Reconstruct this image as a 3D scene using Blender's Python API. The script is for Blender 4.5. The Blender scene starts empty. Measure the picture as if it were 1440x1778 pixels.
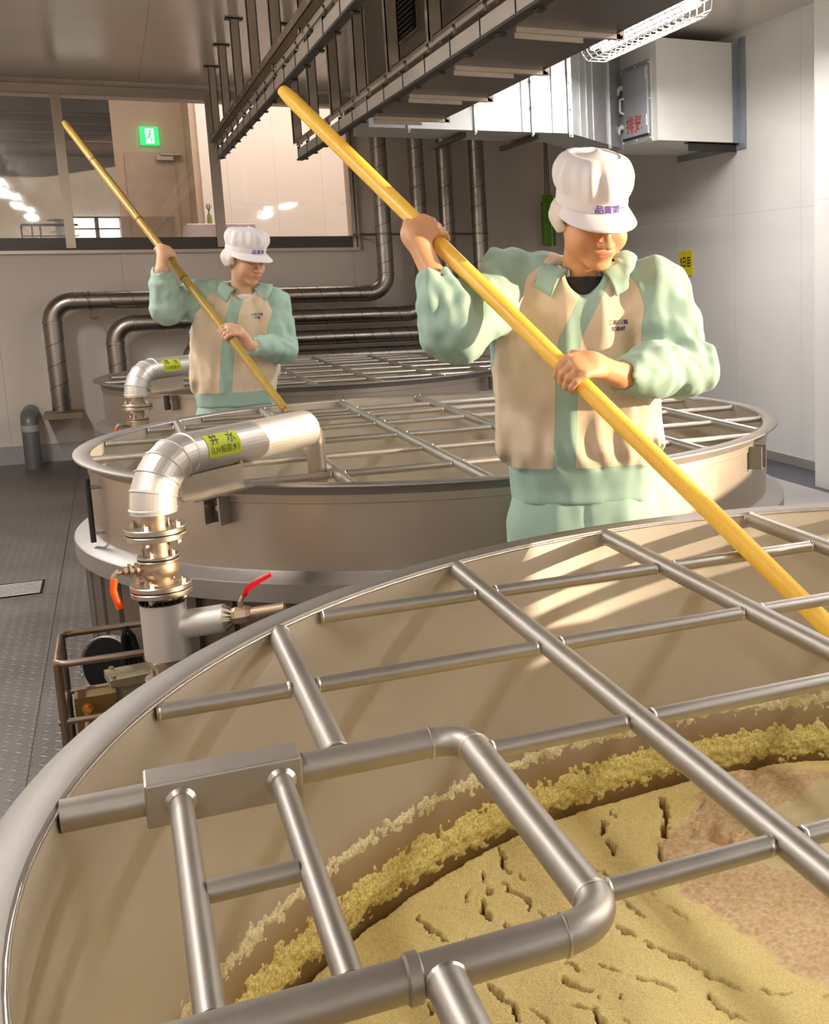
import bpy, math, random
import numpy as np
from mathutils import Vector, Matrix

# ------------------------------------------------------------------ camera
F_PX, CX, CY = 1997.5, 1191.4, 820.0
CZ = 1.368
_yaw, _pit, _rol = 0.4557, 0.1727, -0.0218
AF = np.array([math.sin(_yaw)*math.cos(_pit), math.cos(_yaw)*math.cos(_pit), -math.sin(_pit)])
_r0 = np.array([math.cos(_yaw), -math.sin(_yaw), 0.0]); _u0 = np.cross(_r0, AF)
AR = math.cos(_rol)*_r0 + math.sin(_rol)*_u0
AU = -math.sin(_rol)*_r0 + math.cos(_rol)*_u0
CAM = np.array([0.0, 0.0, CZ])
scene = bpy.context.scene
COL = scene.collection
cd = bpy.data.cameras.new('camera'); cam = bpy.data.objects.new('camera', cd); COL.objects.link(cam)
cam.matrix_world = Matrix(((AR[0], AU[0], -AF[0], 0), (AR[1], AU[1], -AF[1], 0), (AR[2], AU[2], -AF[2], CZ), (0, 0, 0, 1)))
cd.sensor_fit = 'VERTICAL'; cd.sensor_height = 36.0; cd.lens = F_PX/1778*36
cd.shift_x = (720-CX)/1778; cd.shift_y = (CY-889)/1778
cd.clip_start = 0.02; cd.clip_end = 200
scene.camera = cam
vs = scene.view_settings
scene.display_settings.display_device = 'sRGB'
vs.view_transform = 'Standard'; vs.look = 'None'; vs.gamma = 1.0; vs.use_curve_mapping = False
vs.exposure = 0.0

# ------------------------------------------------------------------ world and lights
w = bpy.data.worlds.new('world'); scene.world = w; w.use_nodes = True
wb = w.node_tree.nodes['Background']; wb.inputs[0].default_value = (1.0, 0.90, 0.80, 1); wb.inputs[1].default_value = 1.6

def light(name, kind, loc, energy, color, direction=None, **kw):
    l = bpy.data.lights.new(name, kind); l.energy = energy; l.color = color
    for k, v in kw.items(): setattr(l, k, v)
    o = bpy.data.objects.new(name, l); COL.objects.link(o); o.location = loc
    if direction is not None: o.rotation_euler = Vector(direction).to_track_quat('-Z', 'Y').to_euler()
    return o
SUN_DIR = (-0.85, 0.50, -0.15)
light('sun', 'SUN', (6, -3, 3), 8.5, (1.0, 0.78, 0.54), SUN_DIR, angle=0.012)
CEIL = 2.91; YB = 10.26; XR = 3.8686; XL = -2.3; YF = -4.3
# tube lamps: (x, y, z, watts)
LAMPS = [(2.705, 5.95, 2.64, 50), (2.705, 3.40, 2.64, 20), (2.705, 0.6, 2.64, 30), (2.705, -2.4, 2.64, 34),
         (-1.12, 6.40, 2.64, 66), (-1.12, 2.96, 2.64, 42), (-1.12, 0.2, 2.64, 18), (-1.12, -3.2, 2.64, 40)]
for _i, (lx, ly, lz, lw) in enumerate(LAMPS):
    light('tube_light', 'AREA', (lx, ly, lz-0.085), lw, (1.0, 0.975, 0.95), (0, 0, -1), shape='RECTANGLE', size=0.14, size_y=1.25)
light('window_daylight', 'AREA', (XR+0.12, 1.4, 1.65), 55, (1.0, 0.84, 0.68), (-1, 0.0, -0.05), shape='RECTANGLE', size=2.0, size_y=1.3)
light('gallery_light', 'AREA', (1.4, 11.5, 3.7), 66, (1.0, 0.87, 0.78), (0.0, 0.25, -1), shape='RECTANGLE', size=2.6, size_y=1.0)
light('gallery_light', 'AREA', (-0.6, 14.5, 3.7), 14, (1.0, 0.88, 0.80), (0, 0.2, -1), shape='RECTANGLE', size=1.5, size_y=2.0)

# ------------------------------------------------------------------ pixel geometry used for placing
def ray(x, y): return AF + AR*(x-CX)/F_PX - AU*(y-CY)/F_PX
def onp(x, y, ax, val):
    d = ray(x, y); return CAM + d*((val-CAM[ax])/d[ax])
def onz(x, y, z): return onp(x, y, 2, z)
def ony(x, y, v): return onp(x, y, 1, v)
def onx(x, y, v): return onp(x, y, 0, v)

# ------------------------------------------------------------------ node helpers
def _nt(name):
    m = bpy.data.materials.new(name); m.use_nodes = True
    nt = m.node_tree; b = nt.nodes['Principled BSDF']; return m, nt, b
def S(nt, node, i, v):
    if isinstance(v, bpy.types.NodeSocket): nt.links.new(v, node.inputs[i])
    elif v is not None: node.inputs[i].default_value = v
def math_(nt, op, a, b=None, c=None, clamp=False):
    n = nt.nodes.new('ShaderNodeMath'); n.operation = op; n.use_clamp = clamp
    S(nt, n, 0, a)
    if b is not None: S(nt, n, 1, b)
    if c is not None: S(nt, n, 2, c)
    return n.outputs[0]
def coord(nt, kind='Object', scale=None):
    t = nt.nodes.new('ShaderNodeTexCoord').outputs[kind]
    if scale is not None:
        mp = nt.nodes.new('ShaderNodeMapping'); nt.links.new(t, mp.inputs[0]); mp.inputs['Scale'].default_value = scale; return mp.outputs[0]
    return t
def noise(nt, vec, scale, detail=3.0, rough=0.5):
    n = nt.nodes.new('ShaderNodeTexNoise'); nt.links.new(vec, n.inputs['Vector'])
    n.inputs['Scale'].default_value = scale; n.inputs['Detail'].default_value = detail; n.inputs['Roughness'].default_value = rough
    return n.outputs['Fac']
def ramp(nt, fac, stops, interp='LINEAR'):
    n = nt.nodes.new('ShaderNodeValToRGB'); nt.links.new(fac, n.inputs[0]); cr = n.color_ramp; cr.interpolation = interp
    while len(cr.elements) < len(stops): cr.elements.new(0.5)
    for e, (p, c) in zip(cr.elements, stops): e.position = p; e.color = (*c, 1) if len(c) == 3 else c
    return n.outputs[0]
def mix(nt, fac, a, b, blend='MIX'):
    n = nt.nodes.new('ShaderNodeMix'); n.data_type = 'RGBA'; n.blend_type = blend
    S(nt, n, 0, fac)
    for i, v in ((6, a), (7, b)):
        if isinstance(v, tuple): v = (*v, 1) if len(v) == 3 else v
        S(nt, n, i, v)
    return n.outputs[2]
def bump(nt, h, strength, dist, b, normal=None):
    n = nt.nodes.new('ShaderNodeBump'); n.inputs['Strength'].default_value = strength; n.inputs['Distance'].default_value = dist
    nt.links.new(h, n.inputs['Height'])
    if normal: nt.links.new(normal, n.inputs['Normal'])
    nt.links.new(n.outputs[0], b.inputs['Normal']); return n.outputs[0]
def sep(nt, v):
    n = nt.nodes.new('ShaderNodeSeparateXYZ'); nt.links.new(v, n.inputs[0]); return n.outputs
def attr(nt, name):
    n = nt.nodes.new('ShaderNodeAttribute'); n.attribute_name = name; return n.outputs['Fac']

def lin(r, g, b):
    f = lambda c: (c/255/12.92) if c <= 10 else ((c/255+0.055)/1.055)**2.4
    return (f(r), f(g), f(b))
def plain(name, col, rough=0.6, metal=0.0, var=0.08, vscale=8.0, bmp=0.0, bscale=60.0, spec=None):
    m, nt, b = _nt(name)
    v = coord(nt)
    n = noise(nt, v, vscale)
    lo = tuple(max(0, c*(1-var)) for c in col); hi = tuple(min(1, c*(1+var)) for c in col)
    nt.links.new(ramp(nt, n, [(0.3, lo), (0.7, hi)]), b.inputs['Base Color'])
    b.inputs['Roughness'].default_value = rough; b.inputs['Metallic'].default_value = metal
    if spec is not None: b.inputs['Specular IOR Level'].default_value = spec
    if bmp: bump(nt, noise(nt, v, bscale), bmp, 0.002, b)
    return m
def steel(name, col, rough=0.35, brush=(1, 1, 40), var=0.12, metal=1.0, bscale=30.0, bmp=0.04):
    """satin stainless or galvanised sheet: fine directional brushing, blotches, roughness variation"""
    m, nt, b = _nt(name)
    v = coord(nt)
    n1 = noise(nt, v, 3.0, 4.0)
    vb = coord(nt, 'Object', brush)
    n2 = noise(nt, vb, bscale, 2.0)
    lo = tuple(c*(1-var) for c in col); hi = tuple(min(1, c*(1+var)) for c in col)
    base = ramp(nt, n1, [(0.3, lo), (0.7, hi)])
    base = mix(nt, 0.12, base, ramp(nt, n2, [(0.35, lo), (0.65, hi)]))
    nt.links.new(base, b.inputs['Base Color']); b.inputs['Metallic'].default_value = metal
    r = math_(nt, 'MULTIPLY_ADD', n1, 0.18, rough-0.09); r = math_(nt, 'MULTIPLY_ADD', n2, 0.08, r)
    nt.links.new(r, b.inputs['Roughness'])
    bump(nt, n2, bmp, 0.001, b)
    return m
def emit(name, col, strength):
    m, nt, b = _nt(name); b.inputs['Base Color'].default_value = (*col, 1)
    b.inputs['Emission Color'].default_value = (*col, 1); b.inputs['Emission Strength'].default_value = strength
    return m

# ------------------------------------------------------------------ mesh helpers
class MB:
    def __init__(s): s.v = []; s.f = []; s.n = 0; s.mi = []; s.cur = 0
    def add(s, v, f):
        v = [tuple(float(c) for c in p) for p in v]
        s.f += [tuple(i+s.n for i in q) for q in f]; s.mi += [s.cur]*len(f); s.v += v; s.n += len(v); return s
    def box(s, lo, hi, rz=0.0, c=None):
        x0, y0, z0 = lo; x1, y1, z1 = hi
        p = [(x0,y0,z0),(x1,y0,z0),(x1,y1,z0),(x0,y1,z0),(x0,y0,z1),(x1,y0,z1),(x1,y1,z1),(x0,y1,z1)]
        if rz:
            if c is None: c = ((x0+x1)/2, (y0+y1)/2)
            cs, sn = math.cos(rz), math.sin(rz)
            p = [(c[0]+(x-c[0])*cs-(y-c[1])*sn, c[1]+(x-c[0])*sn+(y-c[1])*cs, z) for x, y, z in p]
        return s.add(p, [(0,3,2,1),(4,5,6,7),(0,1,5,4),(1,2,6,5),(2,3,7,6),(3,0,4,7)])
    def obox(s, c, ax, ay, az):
        """oriented box: centre and three half vectors"""
        c, ax, ay, az = map(np.asarray, (c, ax, ay, az))
        p = [c+i*ax+j*ay+k*az for k in (-1, 1) for i, j in ((-1,-1),(1,-1),(1,1),(-1,1))]
        return s.add(p, [(0,3,2,1),(4,5,6,7),(0,1,5,4),(1,2,6,5),(2,3,7,6),(3,0,4,7)])
    def tube(s, pts, r, seg=16, cap=True, closed=False):
        pts = [Vector(p) for p in pts]; n = len(pts)
        rs = r if hasattr(r, '__len__') else [r]*n
        tang = []
        for i in range(n):
            a = pts[(i-1) % n] if (closed or i > 0) else pts[i]; b = pts[(i+1) % n] if (closed or i < n-1) else pts[i]
            tang.append((b-a).normalized())
        t0 = tang[0]; ref = Vector((0, 0, 1)) if abs(t0.z) < 0.9 else Vector((1, 0, 0))
        u = t0.cross(ref).normalized(); V = []
        for i in range(n):
            t = tang[i]; u = (u - t*u.dot(t)).normalized(); q = t.cross(u)
            for k in range(seg):
                a = 2*math.pi*k/seg; V.append(pts[i] + (u*math.cos(a)+q*math.sin(a))*rs[i])
        Fc = []
        for i in range(n if closed else n-1):
            for k in range(seg):
                a = i*seg+k; b = i*seg+(k+1) % seg; j = ((i+1) % n)*seg
                Fc.append((a, b, j+(k+1) % seg, j+k))
        if cap and not closed:
            Fc.append(tuple(range(seg-1, -1, -1))); Fc.append(tuple((n-1)*seg+k for k in range(seg)))
        return s.add(V, Fc)
    def lathe(s, prof, c=(0, 0, 0), axis=(0, 0, 1), seg=48, a0=0.0, a1=None):
        """profile of (radius, height) pairs swept about an axis"""
        c = Vector(c); ax = Vector(axis).normalized(); ref = Vector((0, 0, 1)) if abs(ax.z) < 0.9 else Vector((1, 0, 0))
        u = ref.cross(ax).normalized(); q = ax.cross(u)
        full = a1 is None; a1 = 2*math.pi if full else a1; m = seg if full else seg+1
        V = [c+ax*h+(u*math.cos(a0+(a1-a0)*k/seg)+q*math.sin(a0+(a1-a0)*k/seg))*r for r, h in prof for k in range(m)]
        Fc = []
        for i in range(len(prof)-1):
            for k in range(seg):
                k2 = (k+1) % m
                Fc.append((i*m+k, i*m+k2, (i+1)*m+k2, (i+1)*m+k))
        return s.add(V, Fc)
    def cyl(s, c, axis, r, h, seg=24, bev=0.0):
        """solid cylinder from c along the axis"""
        b = bev
        pr = [(0.0001, 0), (r-b, 0), (r, b), (r, h-b), (r-b, h), (0.0001, h)] if b else [(0.0001, 0), (r, 0), (r, h), (0.0001, h)]
        return s.lathe(pr, c, axis, seg)
    def build(s, name, mat, parent=None, angle=35, smooth=True, loc=None):
        me = bpy.data.meshes.new(name); me.from_pydata(s.v, [], s.f); me.update()
        if isinstance(mat, (list, tuple)):
            for x in mat: me.materials.append(x)
        else: me.materials.append(mat)
        if s.cur: me.polygons.foreach_set('material_index', s.mi)
        if smooth:
            me.polygons.foreach_set('use_smooth', [True]*len(me.polygons))
            me.set_sharp_from_angle(angle=math.radians(angle))
        o = bpy.data.objects.new(name, me); COL.objects.link(o)
        if parent is not None: par(o, parent)
        return o
WLOC = {}
def par(o, p):
    """parent keeping world coordinates of mesh data (translation-only parents)"""
    o.parent = p
    off = Vector((0, 0, 0)); q = p
    while q is not None: off += q.location; q = q.parent
    o.location = Vector(o.location) - off
def tag(o, label=None, cat=None, group=None, kind=None):
    if label: o['label'] = label
    if cat: o['category'] = cat
    if group: o['group'] = group
    if kind: o['kind'] = kind
    return o
def empty(name, loc, label=None, cat=None, group=None):
    o = bpy.data.objects.new(name, None); COL.objects.link(o); o.location = loc; o.empty_display_size = 0.1
    return tag(o, label, cat, group)
def struct(o): o['kind'] = 'structure'; return o
def copy_tree(o, delta, label=None):
    def rec(x, parent):
        c = x.copy(); COL.objects.link(c)
        if parent is not None: c.parent = parent
        for ch in x.children: rec(ch, c)
        return c
    c = rec(o, None); c.location = Vector(o.location)+Vector(delta)
    if label: c['label'] = label
    return c
def arc(p0, p1, p2, r, n=8):
    """rounded corner of radius r at p1 between p0 and p2"""
    p0, p1, p2 = Vector(p0), Vector(p1), Vector(p2)
    a = (p0-p1).normalized(); b = (p2-p1).normalized(); th = a.angle(b); t = r/math.tan(th/2)
    s, e = p1+a*t, p1+b*t; c = p1+(a+b).normalized()*(r/math.sin(th/2)); out = []
    for i in range(n+1):
        k = i/n; m = (s-c).lerp(e-c, k)
        # slerp on the arc
        om = (s-c).angle(e-c); m = ((s-c)*math.sin((1-k)*om)+(e-c)*math.sin(k*om))/math.sin(om)
        out.append(c+m)
    return out
def rounded(pts, r, n=8):
    out = [Vector(pts[0])]
    for i in range(1, len(pts)-1): out += arc(pts[i-1], pts[i], pts[i+1], r if not hasattr(r, '__len__') else r[i-1], n)
    return out+[Vector(pts[-1])]
def text_mesh(body, size, extrude=0.0, offset=0.0):
    cu = bpy.data.curves.new('t', 'FONT'); cu.body = body; cu.size = size; cu.align_x = 'CENTER'; cu.align_y = 'CENTER'
    cu.extrude = extrude; cu.offset = offset; cu.resolution_u = 4
    o = bpy.data.objects.new('t', cu); COL.objects.link(o)
    dg = bpy.context.evaluated_depsgraph_get(); dg.update()
    me = bpy.data.meshes.new_from_object(o.evaluated_get(dg))
    v = [tuple(p.co) for p in me.vertices]; f = [tuple(p.vertices) for p in me.polygons]
    bpy.data.objects.remove(o); bpy.data.curves.remove(cu); bpy.data.meshes.remove(me)
    return v, f
def text_obj(name, body, size, mapf, mat, parent=None, extrude=0.0, sx=1.0, offset=0.0):
    v, f = text_mesh(body, size, extrude, offset)
    m = MB(); m.add([mapf(x*sx, y, z) for x, y, z in v], f)
    return m.build(name, mat, parent, smooth=False)
# value noise for building shapes
_rng = np.random.RandomState(7)
_LAT = _rng.rand(64, 64, 64).astype(np.float32)
def vnoise(P, scale, off=0.0):
    P = np.asarray(P, np.float32)*scale+off+1000.0
    i = np.floor(P).astype(np.int32); f = P-i; f = f*f*(3-2*f)
    out = 0
    for dx in (0, 1):
        for dy in (0, 1):
            for dz in (0, 1):
                w_ = (f[..., 0] if dx else 1-f[..., 0])*(f[..., 1] if dy else 1-f[..., 1])*(f[..., 2] if dz else 1-f[..., 2])
                out = out+w_*_LAT[(i[..., 0]+dx) % 64, (i[..., 1]+dy) % 64, (i[..., 2]+dz) % 64]
    return out*2-1
# ------------------------------------------------------------------ materials
def panel_wall(name, col, seams=(), rough=0.55, var=0.05):
    m, nt, b = _nt(name); v = coord(nt); s = sep(nt, v)
    base = ramp(nt, noise(nt, v, 1.3, 3), [(0.3, tuple(c*(1-var) for c in col)), (0.7, tuple(c*(1+var) for c in col))])
    f = None
    for ax, at, wd in seams:
        g = math_(nt, 'LESS_THAN', math_(nt, 'ABSOLUTE', math_(nt, 'SUBTRACT', s[ax], at)), wd)
        f = g if f is None else math_(nt, 'MAXIMUM', f, g)
    if f is not None: base = mix(nt, math_(nt, 'MULTIPLY', f, 0.55), base, tuple(c*0.55 for c in col))
    nt.links.new(base, b.inputs['Base Color']); b.inputs['Roughness'].default_value = rough
    bump(nt, noise(nt, v, 350, 2), 0.05, 0.0005, b)
    return m
def checker_plate(name, col, dark, pitch=0.036, rough=0.45, metal=0.35, rise=0.5):
    """steel tread plate with raised lozenges in alternating directions"""
    m, nt, b = _nt(name); v = coord(nt); s = sep(nt, v)
    u = math_(nt, 'MULTIPLY', s[0], 1/pitch)
    # vertical plates use z as the second direction
    w_ = math_(nt, 'MULTIPLY', math_(nt, 'ADD', s[1], s[2]), 1/pitch)
    fu = math_(nt, 'FLOOR', u); fw = math_(nt, 'FLOOR', w_)
    par_ = math_(nt, 'MULTIPLY_ADD', math_(nt, 'FLOORED_MODULO', math_(nt, 'ADD', fu, fw), 2.0), 2.0, -1.0)
    pu = math_(nt, 'SUBTRACT', math_(nt, 'SUBTRACT', u, fu), 0.5); pw = math_(nt, 'SUBTRACT', math_(nt, 'SUBTRACT', w_, fw), 0.5)
    q = math_(nt, 'MULTIPLY', par_, pw)
    a = math_(nt, 'ADD', pu, q); c = math_(nt, 'SUBTRACT', pu, q)
    d = math_(nt, 'ADD', math_(nt, 'POWER', math_(nt, 'DIVIDE', a, 0.62), 2.0), math_(nt, 'POWER', math_(nt, 'DIVIDE', c, 0.2), 2.0))
    h = math_(nt, 'SUBTRACT', 1.0, d, clamp=True)
    n1 = noise(nt, v, 2.2, 5, 0.6)
    base = ramp(nt, n1, [(0.3, dark), (0.72, col)])
    base = mix(nt, math_(nt, 'MULTIPLY', h, 0.55), base, tuple(min(1, c*1.9) for c in col))
    nt.links.new(base, b.inputs['Base Color']); b.inputs['Metallic'].default_value = metal
    nt.links.new(math_(nt, 'MULTIPLY_ADD', n1, 0.25, rough-0.12), b.inputs['Roughness'])
    bump(nt, h, rise, 0.003, b)
    return m
M = {}
M['wall'] = panel_wall('wall_panel_paint', lin(222, 210, 199), [(0, 1.0, 0.003), (0, 0.1, 0.003), (0, -0.8, 0.003), (0, 1.9, 0.003), (0, 2.8, 0.003)])
M['wall_r'] = panel_wall('wall_panel_right', lin(206, 203, 200), [(1, 7.06, 0.003), (1, 7.98, 0.003), (1, 6.2, 0.003), (1, 8.9, 0.003), (2, 1.745, 0.002)], 0.4)
M['ceil'] = panel_wall('ceiling_panel', lin(206, 197, 187), [(0, 0.35, 0.004), (0, -0.85, 0.004), (0, 1.55, 0.004), (0, 2.75, 0.004), (1, 7.9, 0.004), (1, 4.9, 0.004)], 0.22)
M['floor'] = checker_plate('floor_tread_plate', lin(112, 106, 102), lin(90, 84, 80))
M['deck'] = checker_plate('deck_tread_plate', lin(98, 98, 106), lin(70, 70, 80), 0.034, 0.42, 0.5, 0.9)
M['base'] = checker_plate('baseboard_tread_plate', lin(178, 174, 172), lin(148, 145, 143), 0.02, 0.4, 0.4, 0.6)
M['alu'] = steel('aluminium_frame', lin(176, 164, 150), 0.38, (1, 1, 1), 0.06)
M['galv'] = steel('galvanised_sheet', lin(196, 198, 198), 0.42, (1, 1, 1), 0.10, bscale=18, metal=0.7)
M['galv_box'] = steel('galvanised_box', lin(232, 230, 226), 0.5, (1, 1, 1), 0.05, metal=0.3, bscale=18)
M['duct_dark'] = steel('dull_duct_sheet', lin(128, 120, 114), 0.30, (1, 6, 1), 0.25, bscale=6)
M['rail'] = steel('rail_metal', lin(190, 180, 168), 0.45, (1, 20, 1), 0.12, metal=0.75)
M['rail_dark'] = plain('rail_dark_rubber', lin(38, 32, 28), 0.5)
M['angle'] = steel('angle_iron', lin(142, 126, 108), 0.4, (1, 20, 1), 0.15)
M['white'] = plain('white_plastic', (0.8, 0.78, 0.75), 0.4)
M['wire'] = plain('white_wire', (0.85, 0.85, 0.83), 0.35)
M['tube_on'] = emit('lit_tube', (1.0, 0.95, 0.86), 22.0)
M['black'] = plain('black_rubber', (0.008, 0.0075, 0.008), 0.85, spec=0.15)
M['red_text'] = plain('red_lettering', lin(205, 70, 62), 0.5)
M['green_box'] = plain('green_hoist_paint', lin(92, 150, 22), 0.4)
M['chain'] = plain('dark_chain', (0.03, 0.03, 0.025), 0.4, 0.7)
M['gwall'] = panel_wall('gallery_wall', lin(214, 190, 168))
M['gwhite'] = panel_wall('gallery_white_board', lin(250, 240, 230), [(0, 1.15, 0.002), (0, 1.6, 0.002), (0, 2.05, 0.002)], 0.3, 0.01)
M['ggrey'] = plain('gallery_grey_wall', lin(128, 126, 124), 0.7)
M['gdark'] = plain('gallery_dark_soffit', lin(44, 32, 32), 0.6)
M['gline'] = plain('soffit_batten', lin(90, 76, 72), 0.5)
M['cloth'] = plain('white_tablecloth', lin(236, 222, 220), 0.8)
M['door'] = plain('gallery_door_paint', lin(205, 182, 160), 0.5)
M['exit_g'] = emit('exit_sign_green', lin(20, 200, 100), 2.2)
M['exit_w'] = emit('exit_sign_white', (0.85, 1.0, 0.9), 2.4)
M['dayl'] = emit('bright_outdoor_light', (0.95, 1.0, 1.0), 2.6)
M['sign_y'] = plain('yellow_sign', lin(214, 198, 22), 0.5)
M['sign_k'] = plain('black_lettering', (0.01, 0.01, 0.01), 0.5)
M['spiral'] = None

def spiral_pipe(name, col, rough=0.3):
    """spiral-seam duct: brushed metal; the seams themselves are modelled"""
    return steel(name, col, rough, (1, 1, 1), 0.10, bscale=12)
M['spiral'] = spiral_pipe('spiral_duct_metal', lin(166, 158, 150), 0.3)
M['spiral_seam'] = plain('spiral_seam', lin(70, 64, 58), 0.4, 0.6)

def glass_pane():
    m = bpy.data.materials.new('window_glass'); m.use_nodes = True; nt = m.node_tree; nt.nodes.clear()
    o = nt.nodes.new('ShaderNodeOutputMaterial'); mx = nt.nodes.new('ShaderNodeMixShader')
    t = nt.nodes.new('ShaderNodeBsdfTransparent'); t.inputs[0].default_value = (0.94, 0.93, 0.92, 1)
    g = nt.nodes.new('ShaderNodeBsdfGlossy'); g.inputs['Roughness'].default_value = 0.03
    mx.inputs[0].default_value = 0.09
    nt.links.new(t.outputs[0], mx.inputs[1]); nt.links.new(g.outputs[0], mx.inputs[2]); nt.links.new(mx.outputs[0], o.inputs[0])
    return m
M['glass'] = glass_pane()

# ------------------------------------------------------------------ room shell
T = 0.15
def sbox(name, lo, hi, mat, smooth=False):
    return struct(MB().box(lo, hi).build(name, mat, smooth=smooth))
sbox('floor', (XL-T, YF-T, -0.12), (XR+T, YB+T, 0.0), M['floor'])
sbox('ceiling', (XL-T, YF-T, CEIL), (XR+T, YB+T, CEIL+0.12), M['ceil'])
# back wall with the gallery window opening
WX0, WX1, WZ0, WZ1 = -2.1, 1.925, 1.66, 2.79
bw = MB()
bw.box((XL-T, YB, 0), (XR+T, YB+T, WZ0)); bw.box((XL-T, YB, WZ1), (XR+T, YB+T, CEIL))
bw.box((XL-T, YB, WZ0), (WX0, YB+T, WZ1)); bw.box((WX1, YB, WZ0), (XR+T, YB+T, WZ1))
struct(bw.build('wall_back', M['wall'], smooth=False))
# right wall with the sunlit window opening beside the camera
SY0, SY1, SZ0, SZ1 = 0.40, 2.42, 0.99, 2.30
rw = MB()
rw.box((XR, YF-T, 0), (XR+T, SY0, CEIL)); rw.box((XR, SY1, 0), (XR+T, YB, CEIL))
rw.box((XR, SY0, 0), (XR+T, SY1, SZ0)); rw.box((XR, SY0, SZ1), (XR+T, SY1, CEIL))
rw.box((XR, 1.22, SZ0), (XR+T, 1.72, 1.48))
struct(rw.build('wall_right', M['wall_r'], smooth=False))
sbox('wall_left', (XL-T, YF-T, 0), (XL, YB, CEIL), M['wall'])
sbox('wall_front', (XL-T, YF-T, 0), (XR, YF, CEIL), M['wall'])
# projecting wall panel at the right edge
sbox('wall_panel_right', (3.584, 2.75, 0.118), (XR-0.002, 5.60, CEIL-0.002), M['wall_r'])
# raised tread-plate deck along the right side
sbox('floor_deck_right', (2.62, YF, 0.0), (XR, YB, 0.118), M['deck'])
p = MB().box((2.55, 4.6, 0.118), (3.50, 6.0, 0.128)).build('floor_cover_plate', M['base'], smooth=False); struct(p)
# skirting of tread plate
sbox('baseboard_back', (XL, YB-0.012, 0.0), (2.6, YB, 0.141), M['base'])
sbox('baseboard_right', (XR-0.012, 5.60, 0.118), (XR, YB-0.012, 0.175), M['base'])
# frame of the sunlit window
sf = MB()
for y0, y1 in ((SY0-0.02, SY0+0.0), (SY1, SY1+0.02), (1.20, 1.22), (1.72, 1.74)): sf.box((XR+0.03, y0, SZ0), (XR+0.10, y1, SZ1))
sf.box((XR-0.01, SY0, SZ0-0.02), (XR+0.10, SY1, SZ0)); sf.box((XR-0.01, SY0, SZ1), (XR+0.10, SY1, SZ1+0.02))
struct(sf.build('window_2', M['alu'], smooth=False))
# gallery window: frame, mullions, sill, panes
wn = empty('window_1', (0, YB, WZ0)); struct(wn)
fr = MB()
fr.box((WX0, YB-0.05, 2.80), (WX1+0.03, YB+0.06, 2.845)); fr.box((WX0, YB-0.05, 2.845), (WX1+0.03, YB-0.035, 2.862))
fr.box((WX0, YB-0.05, 1.607), (WX1+0.03, YB+0.06, 1.632))
fr.box((1.895, YB-0.05, 1.632), (1.925, YB+0.06, 2.80)); fr.box((1.935, YB-0.045, 1.632), (1.955, YB+0.06, 2.80))
struct(fr.build('window_frame', M['alu'], wn, smooth=False))
struct(MB().box((WX0, YB-0.02, 1.632), (WX1, YB+0.08, 1.728)).build('window_sill', plain('dark_sill', lin(72, 62, 55), 0.4), wn, smooth=False))
for a, b_ in ((-0.270, -0.203), (0.820, 0.893)):
    struct(MB().box((a, YB-0.045, 1.648), (b_, YB+0.05, 2.80)).build('mullion', M['alu'], wn, smooth=False))
for a, b_ in ((WX0, -0.270), (-0.203, 0.820), (0.893, 1.895)):
    struct(MB().box((a, YB+0.010, 1.728), (b_, YB+0.016, 2.80)).build('window_pane', M['glass'], wn, smooth=False))

# ------------------------------------------------------------------ visitor gallery behind the glass
GY = 13.5
def gb(name, lo, hi, mat): return sbox(name, lo, hi, mat)
gb('gallery_ceiling', (-3.5, YB+T, 3.75), (3.5, 17.4, 3.85), M['gwhite'])
gb('gallery_floor', (-3.5, YB+T, 1.0), (3.5, 17.4, 1.1), M['ggrey'])
gb('wall_gallery', (0.168, GY, 1.1), (0.85, GY+0.12, 3.75), M['gwall'])
gb('wall_gallery_return', (0.845, 12.55, 1.1), (0.905, GY+0.12, 3.75), M['gwall'])
gb('wall_gallery_bright', (0.905, 12.5, 1.1), (3.5, 12.6, 3.75), M['gwhite'])
gb('wall_gallery_far', (-3.5, 17.2, 1.1), (0.9, 17.4, 3.75), M['ggrey'])
gb('wall_gallery_side', (3.45, YB+T, 1.1), (3.5, 12.5, 3.75), M['gwhite'])
gb('wall_gallery_left', (-3.5, YB+T, 1.1), (-3.45, 17.2, 3.75), M['ggrey'])
gb('trim_1', (1.93, YB+T+0.01, 1.1), (2.0, YB+T+0.20, 3.75), M['gwall'])
so = MB(); so.box((-3.4, 16.3, 3.0), (0.9, 17.19, 3.44)); sob = struct(so.build('ceiling_soffit', M['gdark'], smooth=False))
for i, z in enumerate((3.40, 3.30, 3.19, 3.09)):
    struct(MB().box((-3.4, 16.28, z-0.006), (0.9, 16.30, z+0.006)).build('trim_2', M['gline'], smooth=False))
dr = MB().box((0.26, GY-0.03, 1.1), (0.73, GY-0.005, 2.70)).build('door_1', M['door'], smooth=False); struct(dr)
dc = MB(); dc.box((0.56, GY-0.10, 2.62), (0.72, GY-0.03, 2.67)); dc.box((0.60, GY-0.13, 2.67), (0.80, GY-0.03, 2.685))
struct(dc.build('door_closer', M['alu'], dr, smooth=False))
ex = empty('exit_sign', (0.513, GY-0.05, 2.87), 'green lit exit sign with a white running figure above the gallery door', 'exit sign')
MB().box((0.425, GY-0.06, 2.775), (0.60, GY-0.005, 2.955)).build('sign_case', M['exit_g'], ex, smooth=False)
fg = MB(); y = GY-0.064
fg.box((0.475, y, 2.79), (0.555, y+0.003, 2.935))
fg.build('white_doorway', M['exit_w'], ex, smooth=False)
rn = MB()
rn.cyl((0.523, y-0.003, 2.912), (0, 1, 0), 0.013, 0.003, 14)
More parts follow.
